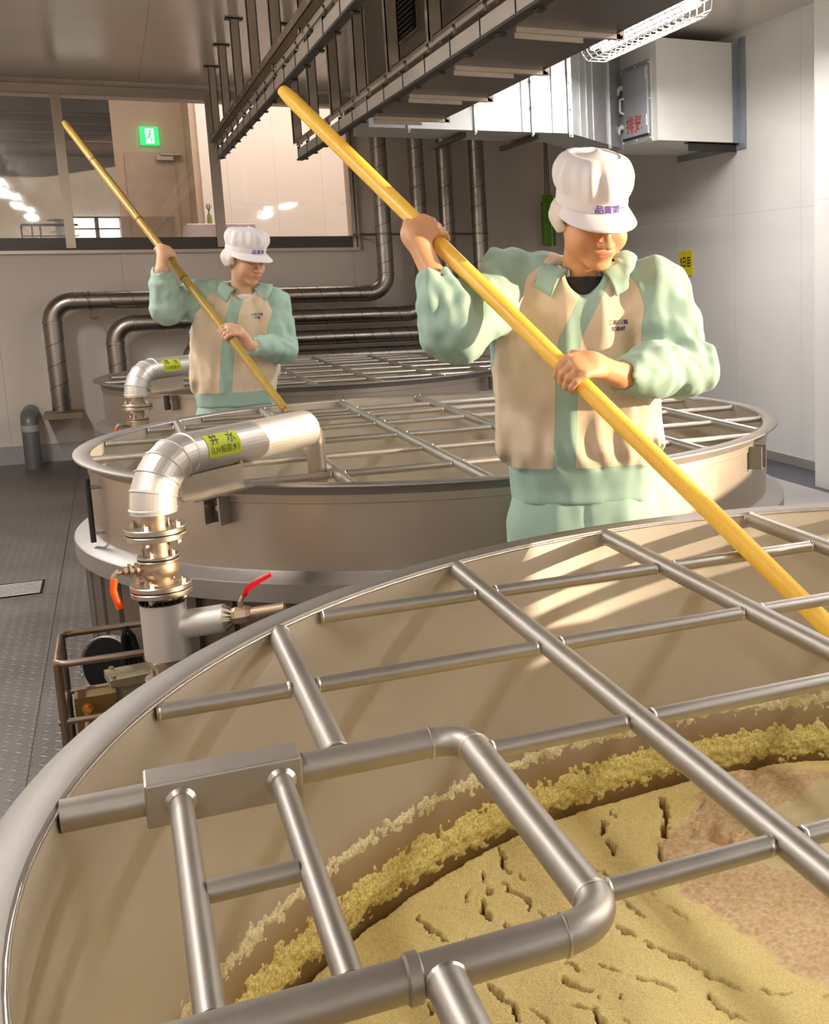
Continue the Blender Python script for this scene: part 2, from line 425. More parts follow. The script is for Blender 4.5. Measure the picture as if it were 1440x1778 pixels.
for a, b_, r_ in (((0.52, 2.895), (0.508, 2.855), 0.010), ((0.508, 2.855), (0.53, 2.828), 0.007), ((0.53, 2.828), (0.522, 2.80), 0.006), ((0.508, 2.855), (0.488, 2.835), 0.007), ((0.488, 2.835), (0.468, 2.838), 0.006),
                  ((0.52, 2.89), (0.543, 2.872), 0.005), ((0.518, 2.89), (0.492, 2.882), 0.005)):
    rn.tube([(a[0], y-0.001, a[1]), (b_[0], y-0.001, b_[1])], r_, 8)
rn.build('running_figure', M['exit_g'], ex)
# far daylight window and railing
dw = empty('window_3', (0, 17.1, 2.1)); struct(dw)
struct(MB().box((-0.42, 17.12, 1.9), (0.19, 17.19, 2.215)).build('window_pane', M['dayl'], dw, smooth=False))
fm = MB(); fm.box((-0.10, 17.08, 1.9), (-0.05, 17.12, 2.215)); fm.box((-0.42, 17.08, 2.07), (0.19, 17.12, 2.09)); fm.box((-0.44, 17.08, 2.215), (0.21, 17.12, 2.235))
struct(fm.build('window_frame', M['gdark'], dw, smooth=False))
rl = empty('stair_railing', (-0.6, 14.6, 1.1), 'dark metal stair railing seen through the left window pane', 'railing')
r_ = MB(); r_.tube([(-0.80, 14.6, 2.02), (-0.25, 14.6, 2.02)], 0.014, 8); r_.tube([(-0.80, 14.6, 1.90), (-0.25, 14.6, 1.90)], 0.008, 8); r_.build('handrail', M['gdark'], rl)
for x in (-0.80, -0.70, -0.62): MB().tube([(x, 14.6, 1.1), (x, 14.6, 2.02)], 0.009, 8).build('baluster', M['gdark'], rl)
MB().tube([(-0.79, 14.62, 2.0), (-0.55, 14.62, 1.82)], 0.007, 8).build('brace', M['wire'], rl)
# table under a white cloth
tb = empty('cloth_table', (0.95, 11.6, 1.1), 'table under a white cloth seen through the gallery window', 'table')
def cloth():
    m = MB(); n = 96; rx, ry = 0.29, 0.22; V = []
    for lv, (z, e) in enumerate(((1.885, 0.0), (1.885, 0.96), (1.878, 1.0), (1.83, 1.02), (1.70, 1.05), (1.45, 1.08), (1.2, 1.1))):
        for k in range(n):
            a = 2*math.pi*k/n; c, s_ = math.cos(a), math.sin(a); q = max(abs(c), abs(s_))
            fold = 1+0.035*math.sin(a*11)*max(0, lv-2)/2
            V.append((0.955+rx*e*fold*c/q, 11.6+ry*e*fold*s_/q, z))
    Fc = [(i*n+k, i*n+(k+1) % n, (i+1)*n+(k+1) % n, (i+1)*n+k) for i in range(6) for k in range(n)]
    return m.add(V, Fc)
cloth().build('tablecloth', M['cloth'], tb)
for x, y in ((0.72, 11.42), (1.19, 11.42), (0.72, 11.78), (1.19, 11.78)): MB().tube([(x, y, 1.1), (x, y, 1.87)], 0.015, 8).build('leg', M['alu'], tb)
bt = empty('small_bottle', (0.875, 11.55, 1.885), 'small bottle with a sprig standing on the white-clothed table', 'bottle')
MB().lathe([(0.0001, 0), (0.02, 0), (0.022, 0.05), (0.018, 0.08), (0.007, 0.10), (0.007, 0.12), (0.0001, 0.12)], (0.875, 11.55, 1.885), (0, 0, 1), 16).build('bottle_body', plain('pale_green_glass', lin(140, 150, 90), 0.2), bt)
sp_ = MB()
for a in range(6): sp_.tube([(0.875, 11.55, 2.0), (0.875+0.025*math.cos(a), 11.55+0.02*math.sin(a), 2.05+0.01*(a % 3))], [0.002, 0.004], 6)
sp_.build('sprig', plain('dry_sprig', lin(110, 90, 60), 0.8), bt)
# low display case
dcx = empty('display_case', (0.34, 11.5, 1.1), 'clear glass display case beside the white-clothed table', 'display case')
g_ = MB(); g_.box((0.10, 11.35, 1.6), (0.58, 11.356, 1.942)); g_.box((0.10, 11.65, 1.6), (0.58, 11.656, 1.942)); g_.box((0.10, 11.35, 1.942), (0.58, 11.656, 1.948)); g_.build('glass_box', M['glass'], dcx, smooth=False)
MB().box((0.09, 11.34, 1.1), (0.59, 11.67, 1.6)).build('plinth', M['gwall'], dcx, smooth=False)
# ------------------------------------------------------------------ tanks
M['tank'] = steel('tank_stainless', lin(180, 168, 154), 0.40, (1, 1, 10), 0.08, bscale=40, bmp=0.02, metal=0.9)
M['rim'] = steel('rim_stainless', lin(148, 141, 135), 0.5, (1, 1, 1), 0.08, bscale=30)
M['bar'] = steel('grid_bar_stainless', lin(176, 170, 163), 0.42, (1, 1, 1), 0.12, bscale=40, metal=0.95)
M['weld'] = steel('weld_bead', lin(205, 198, 190), 0.3, (1, 1, 1), 0.2, bscale=200, bmp=0.2)
M['jacket_sheet'] = steel('tank_jacket_sheet', lin(112, 102, 92), 0.42, (1, 1, 1), 0.12, metal=0.8)
M['ledge'] = steel('ledge_stainless', lin(164, 159, 156), 0.48, (1, 1, 1), 0.06, metal=0.9)
def tank_inner_mat(name, stain):
    """stainless wall; the working tank has an oily ochre ring left by the mash"""
    m, nt, b = _nt(name); v = coord(nt); s = sep(nt, v)
    n1 = noise(nt, v, 2.5, 4)
    base = ramp(nt, n1, [(0.3, lin(184, 176, 166)), (0.7, lin(200, 192, 182))])
    if stain:
        zz = math_(nt, 'MULTIPLY_ADD', noise(nt, v, 9.0, 4), 0.05, s[2])
        f = math_(nt, 'SUBTRACT', 1.0, math_(nt, 'MULTIPLY', math_(nt, 'SUBTRACT', zz, 0.245), 7.0), clamp=True)
        base = mix(nt, math_(nt, 'MULTIPLY', f, 0.9), base, lin(150, 116, 54))
    nt.links.new(base, b.inputs['Base Color']); b.inputs['Metallic'].default_value = 0.5
    nt.links.new(math_(nt, 'MULTIPLY_ADD', n1, 0.16, 0.36), b.inputs['Roughness'])
    return m
M['inner_used'] = tank_inner_mat('tank_inner_wall_used', True)
M['inner'] = tank_inner_mat('tank_inner_wall', False)
RIM = 0.798; RI = 1.247; RO = 1.299
LEDGE_Z = 0.535
def tank(cx, cy, label, bx, ay, inner, hatch=False, lug_angles=()):
    t = empty('fermentation_tank', (cx, cy, 0), label, 'tank')
    SG = 160
    MB().lathe([(RI, 0.10), (RI, RIM-0.004)], (cx, cy, 0), seg=SG).build('inner_wall', inner, t, angle=60)
    MB().lathe([(0.0001, 0.10), (RI, 0.10)], (cx, cy, 0), seg=SG).build('tank_bottom', inner, t)
    n = MB().lathe([(RI+0.006, LEDGE_Z-0.02), (RI+0.006, RIM-0.034)], (cx, cy, 0), seg=SG)
    # reinforcing angle under the rim
    n.lathe([(RI+0.006, RIM-0.062), (RI+0.010, RIM-0.060), (RI+0.010, RIM-0.034)], (cx, cy, 0), seg=SG)
    nk = n.build('neck', M['tank'], t, angle=40)

    for a in (-92, 30, 150): 
        a = math.radians(a); c, s_ = math.cos(a), math.sin(a)
        MB().tube([(cx+(RI+0.006)*c, cy+(RI+0.006)*s_, LEDGE_Z), (cx+(RI+0.006)*c, cy+(RI+0.006)*s_, RIM-0.05)], 0.0022, 6).build('weld_seam', M['rim'], nk)
    MB().lathe([(RI, RIM-0.004), (RI+0.002, RIM), (RO-0.002, RIM), (RO, RIM-0.002), (RO, RIM-0.006), (RI+0.016, RIM-0.010), (RI+0.012, RIM-0.036), (RI, RIM-0.036)], (cx, cy, 0), seg=SG).build('rim_flange', M['rim'], t, angle=50)
    wv = MB(); wr = random.Random(3)
    wv.tube([(cx+(RI-0.001)*math.cos(2*math.pi*k/360), cy+(RI-0.001)*math.sin(2*math.pi*k/360), RIM-0.006) for k in range(360)], [0.0022+0.0012*wr.random() for k in range(360)], 6, closed=True)
    wv.build('rim_weld', M['weld'], t, angle=80)
    MB().lathe([(RI+0.004, LEDGE_Z+0.004), (RI+0.012, LEDGE_Z-0.004), (1.315, LEDGE_Z-0.016), (1.320, LEDGE_Z-0.020), (1.320, LEDGE_Z-0.075), (1.315, LEDGE_Z-0.078), (1.28, LEDGE_Z-0.078)], (cx, cy, 0), seg=SG).build('ledge', M['ledge'], t, angle=35)
    # corrugated insulation jacket
    pr = []; K = 60
    V = []; Fc = []; rs = []
    for k in range(K):
        a = 2*math.pi*k/K; da = 2*math.pi/K
        for f, r in ((0.0, 1.297), (0.72, 1.297), (0.76, 1.281), (0.96, 1.281)): rs.append((a+f*da, r))
    N = len(rs)
    for z in (0.0, LEDGE_Z-0.07):
        for a, r in rs: V.append((cx+r*math.cos(a), cy+r*math.sin(a), z))
    Fc = [(i, (i+1) % N, N+(i+1) % N, N+i) for i in range(N)]
    MB().add(V, Fc).build('jacket', M['jacket_sheet'], t, angle=5)
    # lugs on the neck
    for a in lug_angles:
        a = math.radians(a); c, s_ = math.cos(a), math.sin(a); rr = np.array([c, s_, 0]); tt = np.array([-s_, c, 0]); z = np.array([0, 0, 1.0])
        o0 = np.array([cx, cy, 0])+rr*(RI+0.006)
        lg = MB()
        lg.obox(o0+rr*0.024+tt*0.027+z*0.716, rr*0.024, tt*0.003, z*0.040)
        lg.obox(o0+rr*0.024-tt*0.027+z*0.716, rr*0.024, tt*0.003, z*0.040)
        lg.obox(o0+rr*0.004+z*0.716, rr*0.003, tt*0.027, z*0.040)
        lb = lg.build('lifting_lug', M['bar'], t, smooth=False)
        MB().obox(o0+rr*0.010+z*0.716, rr*0.004, tt*0.024, z*0.038).build('lug_plate', M['jacket_sheet'], lb, smooth=False)
        MB().cyl(tuple(o0+rr*0.013+z*0.720), tuple(rr), 0.009, 0.010, 16, 0.002).build('bolt_head', M['weld'], lb)
    zb = RIM-0.017
    def span_y(x):
        h = math.sqrt(max(0, (RI)**2-(x-cx)**2)); return cy-h, cy+h
    def span_x(y):
        h = math.sqrt(max(0, (RI)**2-(y-cy)**2)); return cx-h, cx+h
    RB, RA = 0.0175, 0.0118
    def bar(p0, p1, r, name='grid_bar', welds=True, parent=t, wr_=0.004):
        wmb = MB().tube([p0, p1], r, 20)
        if welds:
            wmb.cur = 1; d = (Vector(p1)-Vector(p0)).normalized()
            for q, s_ in ((Vector(p0), 1), (Vector(p1), -1)):
                c = q+d*s_*0.003
                wmb.lathe([(r*0.9, -0.002), (r+wr_*0.4, 0), (r*0.9, 0.005)], c, tuple(d*s_), 20)
        return wmb.build(name, [M['bar'], M['weld']], parent, angle=50)
    for x in bx:
        y0, y1 = span_y(x)
        if hatch and x < 0.3:
            bar((x, 1.397+0.016, zb), (x, y1, zb), RB); bar((x, y0, zb), (x, 0.906-0.016, zb), RB)
        else: bar((x, y0, zb), (x, y1, zb), RB)
    for y in ay:
        x0, x1 = span_x(y)
        if hatch and y < 1.38:
            x0 = 0.357+0.016 if y > 0.93 else x0
        xs = [x0]+[b for b in bx if x0+0.03 < b < x1-0.03]+[x1]
        for a, b_ in zip(xs[:-1], xs[1:]):
            a2 = a+(RB if a != x0 else 0); b2 = b_-(RB if b_ != x1 else 0)
            bar((a2, y, zb-0.001), (b2, y, zb-0.001), RA, 'cross_bar', welds=True, wr_=0.0028)
    if hatch:
        R3 = 0.0190
        x0, _ = span_x(1.397)
        h = empty('hatch_frame', (cx, cy, 0)); h.location = (0.15, 1.15, zb); par(h, t)
        x0b, _ = span_x(0.906)
        loop = rounded([(x0, 1.397, zb), (0.357, 1.397, zb), (0.357, 0.906, zb), (x0b, 0.906, zb)], 0.045, 8)
        lo = MB().tube(loop, R3, 24).build('hatch_loop', M['bar'], h)
        for q, d in (((0.357-0.045, 1.397, zb), (1, 0, 0)), ((0.357, 1.397-0.045, zb), (0, 1, 0)), ((0.357, 0.906+0.045, zb), (0, 1, 0)), ((0.357-0.045, 0.906, zb), (1, 0, 0))):
            MB().lathe([(R3, -0.002), (R3+0.0016, -0.0012), (R3+0.0016, 0.0012), (R3, 0.002)], q, d, 24).build('weld', M['weld'], h)
        # square hinge sleeve
        sl = MB(); a0, a1 = -0.020, 0.152; q = 0.0265
        sl.box((a0, 1.397-q, zb-q), (a1, 1.397+q, zb+q)); slo = sl.build('hinge_sleeve', M['bar'], h, smooth=False)
        bv = slo.modifiers.new('bevel', 'BEVEL'); bv.width = 0.003; bv.segments = 2
        for xx in (0.017, 0.127):
            MB().tube([(xx, 1.397-q+0.002, zb), (xx, 0.906+R3-0.002, zb)], 0.0130, 20).build('gate_bar', M['bar'], h)
            MB().lathe([(0.0125, -0.004), (0.0175, 0), (0.0125, 0.006)], (xx, 1.397-q-0.001, zb), (0, -1, 0), 20).build('weld', M['weld'], h)
        MB().tube([(0.017+0.012, 1.142, zb), (0.127-0.012, 1.142, zb)], 0.0118, 20).build('gate_rung', M['bar'], h)
        # end collar of the lower tube and the gap beside it
        MB().lathe([(R3+0.0005, -0.004), (R3+0.0035, -0.002), (R3+0.0035, 0.008), (R3+0.0005, 0.010)], (0.172, 0.906, zb), (1, 0, 0), 24).build('joint_collar', M['bar'], h)
    return t
c1 = (1.110, 1.121); c2 = (1.128, 4.433); c3 = (1.151, 7.818)
tank(*c1, 'nearest round stainless tank holding cracked yellow mash under a bar grid', [0.199, 0.578, 0.952, 1.320, 1.690, 2.060], [2.050, 1.693, 1.339, 0.960, 0.59, 0.22], M['inner_used'], hatch=True)
tank(*c2, 'middle round stainless tank between the two workers, with a pale insulated pipe over its rim', [0.199, 0.570, 0.941, 1.313, 1.708, 2.078], [5.37, 5.11, 4.775, 4.375, 3.975, 3.578], M['inner'], lug_angles=(-135.5, -47))
tank(*c3, 'farthest round stainless tank, behind the younger worker', [0.222, 0.593, 0.982, 1.330, 1.718, 2.074], [8.755, 8.495, 8.16, 7.76, 7.36, 6.963], M['inner'], lug_angles=(-135.5, -47))
# vertical handle on the left flank of the middle tank
def handle():
    a = math.radians(193); 
    cxx, cyy = c2; r0, r1 = RI+0.006, RI+0.040
    px = lambda r, z: (cxx+r*math.cos(a), cyy+r*math.sin(a), z)
    return [px(r0, 0.72), px(r1, 0.72), px(r1, 0.57), px(r0, 0.57)]
for t in [o for o in bpy.data.objects if o.name.startswith('fermentation_tank')]:
    if 'middle' in t['label']:
        hp = handle(); MB().tube(rounded(hp, 0.008, 4), 0.0065, 10).build('side_handle', M['bar'], t)
        hb = MB(); hb.tube([Vector(hp[1])+Vector((0, 0, 0.03)), Vector(hp[2])-Vector((0, 0, 0.03))], 0.009, 10); hb.build('latch', M['rail_dark'], t)

# ------------------------------------------------------------------ mash in the near tank
MZ = 0.16
def P2(x, y): 
    q = onz(x, y, MZ); return q[:2]
def cr(pts, wd): return ([P2(720+x/2, 1200+y/2) for x, y in pts], wd)
cracks = [cr([(290,545),(297,565),(305,582),(312,605),(322,632)],11), cr([(235,620),(240,640),(236,658)],7), cr([(250,672),(258,685),(268,705)],7),
 cr([(235,722),(232,738),(246,768),(262,798)],11), cr([(308,662),(330,685),(352,688),(378,706),(392,725),(400,755)],8), cr([(312,798),(322,815),(338,836)],11),
 cr([(435,760),(448,778),(453,800)],5), cr([(8,783),(40,812),(62,835),(85,845),(107,870)],7), cr([(650,440),(658,465),(652,500)],12), cr([(668,510),(682,528),(695,548),(692,564)],11),
 cr([(680,405),(690,425),(700,438)],7), cr([(850,360),(865,395),(872,430),(866,460),(872,495)],17), cr([(838,520),(846,545),(858,570),(872,592)],10),
 cr([(600,590),(625,612),(652,622),(678,642)],6), cr([(693,808),(730,828),(772,848)],11), cr([(795,862),(825,882)],11), cr([(842,886),(880,900),(905,920),(945,938),(1000,968),(1030,990),(1062,1000),(1100,1018),(1132,1030)],9),
 cr([(730,718),(750,740),(775,752),(800,780)],5), cr([(520,988),(545,1010),(572,1028),(615,1036)],11), cr([(636,1042),(642,1062)],6), cr([(628,1092),(635,1125),(655,1150)],12),
 cr([(250,1018),(280,1045),(312,1068),(335,1090),(345,1110),(370,1140)],9), cr([(520,935),(548,942),(570,965)],8), cr([(1018,1050),(1060,1090),(1095,1115),(1130,1135),(1160,1150)],8),
 cr([(640,938),(680,952),(712,968)],4), cr([(775,988),(830,1000),(880,1015),(915,1035)],6), cr([(1008,378),(990,395),(985,412)],9), cr([(972,460),(955,478)],7), cr([(885,740),(920,770),(945,785),(962,802)],4),
 cr([(1200,1030),(1250,1042),(1310,1048)],5), cr([(182,858),(190,884)],6), cr([(185,690),(178,715),(190,732)],5), cr([(360,632),(375,655)],6), cr([(520,775),(555,800)],5), cr([(705,1040),(730,1065)],4),
 cr([(550,1080),(590,1098),(615,1100)],5), cr([(400,1105),(450,1125),(462,1150)],5), cr([(40,1090),(55,1130)],8), cr([(40,905),(52,925)],6), cr([(-75,285),(-62,305),(-50,345)],8), cr([(-40,270),(-30,290)],5), cr([(-110,230),(-96,262)],5),
 cr([(1415,1050),(1440,1056)],5), cr([(360,830),(380,836)],5), cr([(720,1120),(735,1150)],4), cr([(820,690),(835,708)],4)]
def in_poly(X, Y, poly):
    ins = np.zeros(X.shape, bool); n = len(poly)
    for i in range(n):
        x1, y1 = poly[i]; x2, y2 = poly[(i+1) % n]
        c = ((y1 > Y) != (y2 > Y)) & (X < (x2-x1)*(Y-y1)/(y2-y1+1e-12)+x1); ins ^= c
    return ins
def seg_d(X, Y, a, b):
    dx, dy = b[0]-a[0], b[1]-a[1]; t = np.clip(((X-a[0])*dx+(Y-a[1])*dy)/(dx*dx+dy*dy+1e-12), 0, 1)
    return np.hypot(X-a[0]-t*dx, Y-a[1]-t*dy)
def poly_sd(X, Y, poly):
    d = np.full(X.shape, 9.0)
    for i in range(len(poly)): d = np.minimum(d, seg_d(X, Y, poly[i], poly[(i+1) % len(poly)]))
    return np.where(in_poly(X, Y, poly), -d, d)
RM = 1.234
def mash():
    h = 0.005; g = np.arange(-RM-0.01, RM+0.01, h)
    xs, ys = c1[0]+g, c1[1]+g
    # fine spacing only where the photograph looks
    def warp(a, lo, hi):
        fine = np.arange(lo, hi, 0.0030); return np.concatenate([np.arange(a[0], lo, 0.02), fine, np.arange(hi, a[-1]+0.02, 0.02)])
    xs = warp(xs, 0.0, 1.45); ys = warp(ys, 0.72, c1[1]+RM-0.002)
    X, Y = np.meshgrid(xs, ys, indexing='ij')
    P3 = np.stack([X, Y, X*0], -1)
    rj = np.hypot(X-c1[0], Y-c1[1])
    Z = np.full(X.shape, 0.0, np.float64)
    n1 = vnoise(P3, 3.0); n2 = vnoise(P3, 22.0, 5); n3 = vnoise(P3, 75.0, 9); n4 = vnoise(P3, 160.0, 3)
    Z += 0.006*n1+0.0016*n2+0.0012*n3+0.0010*n4
    WX = X+0.0045*vnoise(P3, 45, 20)+0.003*vnoise(P3, 120, 44); WY = Y+0.0045*vnoise(P3, 45, 31)+0.003*vnoise(P3, 120, 47)
    depth = np.zeros(X.shape)
    for pts, wd in cracks:
        wm = wd/2000.0*0.95
        n = len(pts); d = np.full(X.shape, 9.0); tt = np.zeros(X.shape)
        for i in range(n-1):
            di = seg_d(WX, WY, pts[i], pts[i+1]); d = np.minimum(d, di)
        end = np.minimum(np.hypot(WX-pts[0][0], WY-pts[0][1]), np.hypot(WX-pts[-1][0], WY-pts[-1][1]))
        wv_ = wm*np.clip(0.35+end/0.03, 0.35, 1)*(1+0.5*vnoise(P3, 90, 71))
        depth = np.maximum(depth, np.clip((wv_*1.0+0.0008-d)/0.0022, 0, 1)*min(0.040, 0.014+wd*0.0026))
    # hair cracks running round
    zone_b = poly_sd(X, Y, [P2(*p) for p in ((1145,1500),(1150,1455),(1195,1420),(1215,1372),(1300,1330),(1440,1338),(1600,1345),(1700,1900),(1460,1730),(1400,1690),(1330,1652),(1270,1600),(1230,1570),(1190,1560))])
    zb_ = np.clip(0.5-(zone_b+0.012*n2+0.006*n3)/0.02, 0, 1)
    wet = poly_sd(X, Y, [P2(*p) for p in ((1335,1405),(1380,1385),(1420,1350),(1600,1330),(1700,1500),(1520,1540),(1400,1510),(1340,1500),(1310,1470),(1370,1440))])
    wt = np.clip(0.5-(wet+0.008*n2)/0.012, 0, 1)
    depth *= (1-0.85*zb_)
    Z -= depth
    lump = 0.006*vnoise(P3, 34, 13)+0.0035*vnoise(P3, 80, 17)
    Z += zb_*(1-wt)*(lump-0.004); Z -= wt*0.012
    hole = seg_d(WX, WY, P2(1225, 1425), P2(1262, 1462)); hole2 = hole/0.022
    Z -= np.clip(1-hole2, 0, 1)*0.030
    sc_ = seg_d(X, Y, P2(1330, 1540), P2(1440, 1600))
    edge = np.clip((rj-(RM-0.012-0.006*n2-0.004*n3))/0.012, 0, 1); Z -= edge*0.03
    Z[rj > RM] = -0.06
    zone = np.clip(zb_-wt, 0, 1)
    nx, ny = X.shape
    keep = rj < RM+0.012
    idx = -np.ones(X.shape, int); idx[keep] = np.arange(keep.sum())
    V = np.stack([X, Y, MZ+Z], -1)[keep]
    q = np.stack([idx[:-1, :-1], idx[1:, :-1], idx[1:, 1:], idx[:-1, 1:]], -1).reshape(-1, 4); q = q[(q >= 0).all(1)]
    me = bpy.data.meshes.new('mash'); me.from_pydata(V.tolist(), [], q.tolist()); me.update()
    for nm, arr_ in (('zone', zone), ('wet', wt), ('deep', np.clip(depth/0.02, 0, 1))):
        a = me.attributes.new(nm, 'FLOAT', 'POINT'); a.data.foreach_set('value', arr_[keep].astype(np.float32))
    me.polygons.foreach_set('use_smooth', [True]*len(me.polygons))
    m, nt, b = _nt('mash_surface'); v = coord(nt)
    nA = noise(nt, v, 260, 3); nB = noise(nt, v, 7, 4); nC = noise(nt, v, 90, 3)
    yel = ramp(nt, nB, [(0.3, lin(236, 210, 130)), (0.7, lin(247, 226, 152))])
    yel = mix(nt, 0.35, yel, ramp(nt, nA, [(0.35, lin(208, 176, 104)), (0.65, lin(254, 242, 190))]))
    brn = ramp(nt, nC, [(0.25, lin(200, 160, 112)), (0.7, lin(234, 208, 166))])
    wetc = ramp(nt, nB, [(0.3, lin(216, 198, 148)), (0.7, lin(230, 216, 172))])
    yel = mix(nt, math_(nt, 'MULTIPLY', attr(nt, 'deep'), 0.85), yel, lin(150, 98, 44)); c = mix(nt, attr(nt, 'zone'), yel, brn); c = mix(nt, attr(nt, 'wet'), c, wetc)  # cracks: moist brown inside, plus shade painted into the colour by depth
    nt.links.new(c, b.inputs['Base Color'])
    nt.links.new(math_(nt, 'MULTIPLY_ADD', attr(nt, 'wet'), -0.5, 0.85), b.inputs['Roughness'])
    bump(nt, nA, 0.9, 0.004, b)
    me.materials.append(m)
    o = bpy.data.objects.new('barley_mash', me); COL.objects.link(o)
    tag(o, 'cracked yellow grain mash filling the nearest tank', 'mash', kind='stuff'); return o
mash()
# crust of dried grains on the wall above the mash: lumps standing proud of the wall
def crust():
    th = np.radians(np.arange(20, 205, 0.19)); zs = np.arange(MZ-0.03, 0.40, 0.004)
    TH, Zz = np.meshgrid(th, zs, indexing='ij')
    P3 = np.stack([np.cos(TH)*RI, np.sin(TH)*RI, Zz], -1)
    lowc, lowh = MZ+0.048, 0.046; upc, uph = MZ+0.155, 0.026
    wob = 0.010*vnoise(P3, 4, 3)
    env1 = 1-np.abs(Zz-lowc-wob*0.5)/lowh; env2 = 1-np.abs(Zz-upc-wob)/uph
    n = 0.55*vnoise(P3, 70, 1)+0.5*vnoise(P3, 150, 2)+0.25*vnoise(P3, 25, 8)
    a = 0.0085*(np.clip(env1, -1, 1)*1.4+n-0.15); b_ = 0.0065*(np.clip(env2, -1, 1)*1.1+1.1*n-0.45)
    H = np.maximum(a, b_); H = np.clip(H, -0.008, 0.013)
    R = RI-H
    V = np.stack([c1[0]+np.cos(TH)*R, c1[1]+np.sin(TH)*R, Zz], -1).reshape(-1, 3)
    nx, ny = TH.shape; idx = np.arange(nx*ny).reshape(nx, ny)
    q = np.stack([idx[:-1, :-1], idx[:-1, 1:], idx[1:, 1:], idx[1:, :-1]], -1).reshape(-1, 4)
    hmax = H.reshape(-1)[q].max(1); q = q[hmax > -0.001]
    me = bpy.data.meshes.new('crust'); me.from_pydata(V.tolist(), [], q.tolist()); me.update()
    at = me.attributes.new('low', 'FLOAT', 'POINT'); at.data.foreach_set('value', (a > b_).astype(np.float32).reshape(-1))
    me.polygons.foreach_set('use_smooth', [True]*len(me.polygons))
    m, nt, b = _nt('grain_crust'); v = coord(nt); nA = noise(nt, v, 200, 3)
    lo = ramp(nt, nA, [(0.3, lin(182, 158, 84)), (0.65, lin(236, 222, 140))]); up = ramp(nt, nA, [(0.3, lin(196, 178, 132)), (0.65, lin(240, 230, 190))])
    nt.links.new(mix(nt, attr(nt, 'low'), up, lo), b.inputs['Base Color']); b.inputs['Roughness'].default_value = 0.8
    bump(nt, nA, 0.5, 0.002, b); me.materials.append(m)
    o = bpy.data.objects.new('grain_crust', me); COL.objects.link(o)
    tag(o, 'two bands of dried yellow grain crust stuck to the inner wall of the nearest tank', 'grain crust', kind='stuff')
crust()
# the same mash, smooth and pale, far down in the other tanks
for (cx, cy), lab in ((c2, 'pale liquid mash low inside the middle tank'), (c3, 'pale liquid mash low inside the farthest tank')):
    MB().lathe([(0.0001, 0.0), (RI-0.002, 0.0)], (cx, cy, 0.22), seg=96).build('liquid_mash', plain('pale_mash', lin(190, 172, 130), 0.35, var=0.1), None)
    tag(bpy.context.scene.objects[-1] if False else [o for o in bpy.data.objects if o.name.startswith('liquid_mash')][-1], lab, 'mash', kind='stuff')
# ------------------------------------------------------------------ wall pipes (spiral duct)
def spiral_duct(pts, bend, r, label, group=None, pitch=0.155, extra=None):
    path = rounded(pts, bend, 10) if len(pts) > 2 else [Vector(p) for p in pts]
    t = empty('spiral_duct', pts[0], label, 'pipe', group)
    MB().tube(path, r, 28).build('duct_tube', M['spiral'], t, angle=50)
    # spiral seam on the straight runs
    for i in range(len(pts)-1):
        a = Vector(pts[i]); b = Vector(pts[i+1]); d = (b-a).normalized()
        a2 = a+d*(bend if i > 0 else 0); b2 = b-d*(bend if i < len(pts)-2 else 0); L = (b2-a2).length
        ref = Vector((0, 0, 1)) if abs(d.z) < 0.9 else Vector((1, 0, 0)); u = d.cross(ref).normalized(); q = d.cross(u)
        n = max(8, int(L/pitch*20)); s_ = MB()
        s_.tube([a2+d*(L*k/n)+(u*math.cos(2*math.pi*k/20)+q*math.sin(2*math.pi*k/20))*(r+0.0005) for k in range(n+1)], 0.0022, 5)
        s_.build('spiral_seam', M['spiral_seam'], t, angle=80)
    for i in range(1, len(pts)-1):
        for s_ in (0, 1):
            o_ = Vector(pts[i]); dd = (Vector(pts[i-1 if s_ == 0 else i+1])-o_).normalized()
            MB().lathe([(r, -0.012), (r+0.003, -0.010), (r+0.003, 0.010), (r, 0.012)], o_+dd*bend, tuple(dd), 28).build('elbow_band', M['spiral'], t)
    return t
YP = 9.918
A_ = spiral_duct([(2.093, YP, 2.905), (2.093, YP, 1.247), (-0.413, YP, 1.247), (-0.413, YP, 0.43)], 0.155, 0.066, 'topmost spiral duct along the back wall, turning down at far left onto a plate')
pl = MB(); pl.box((-0.545, YP-0.09, 0.372), (-0.278, YB-0.01, 0.40)); pl.box((-0.545, YP-0.09, 0.40), (-0.278, YP-0.075, 0.415)); pl.build('support_plate', M['angle'], A_, smooth=False)
MB().cyl((-0.413, YP, 0.40), (0, 0, 1), 0.09, 0.012, 24).build('end_flange', M['angle'], A_)
spiral_duct([(2.400, YP, 2.905), (2.400, YP, 1.068), (-0.003, YP, 1.068), (-0.003, YP, 0.02)], 0.15, 0.064, 'second spiral duct from the top on the back wall, elbow behind the farthest tank')
spiral_duct([(2.637, YP, 2.905), (2.637, YP, 0.897), (0.52, YP, 0.897), (0.52, YP, 0.02)], 0.15, 0.062, 'third spiral duct from the top on the back wall, partly hidden by the younger worker')
spiral_duct([(2.922, YP, 2.905), (2.922, YP, 0.735), (1.02, YP, 0.735), (1.02, YP, 0.02)], 0.15, 0.066, 'lowest and rightmost spiral duct, bending just above the farthest grid')
rod = empty('pipe_support_rod', (2.4, YP+0.09, 1.731), 'thin horizontal rod bracing the four vertical spiral ducts', 'support rod')
MB().tube([(1.86, YP+0.086, 1.731), (2.99, YP+0.086, 1.731)], 0.011, 10).build('rod', M['angle'], rod)
for x in (2.093, 2.40, 2.637, 2.922):
    dct_ = [o for o in bpy.data.objects if o.name.startswith('spiral_duct') and o.type == 'EMPTY' and abs(o.location.x-x) < 0.01][0]
    MB().lathe([(0.066, -0.010), (0.070, -0.010), (0.070, 0.010), (0.066, 0.010)], (x, YP, 1.731), seg=28).build('pipe_clamp', M['angle'], dct_)
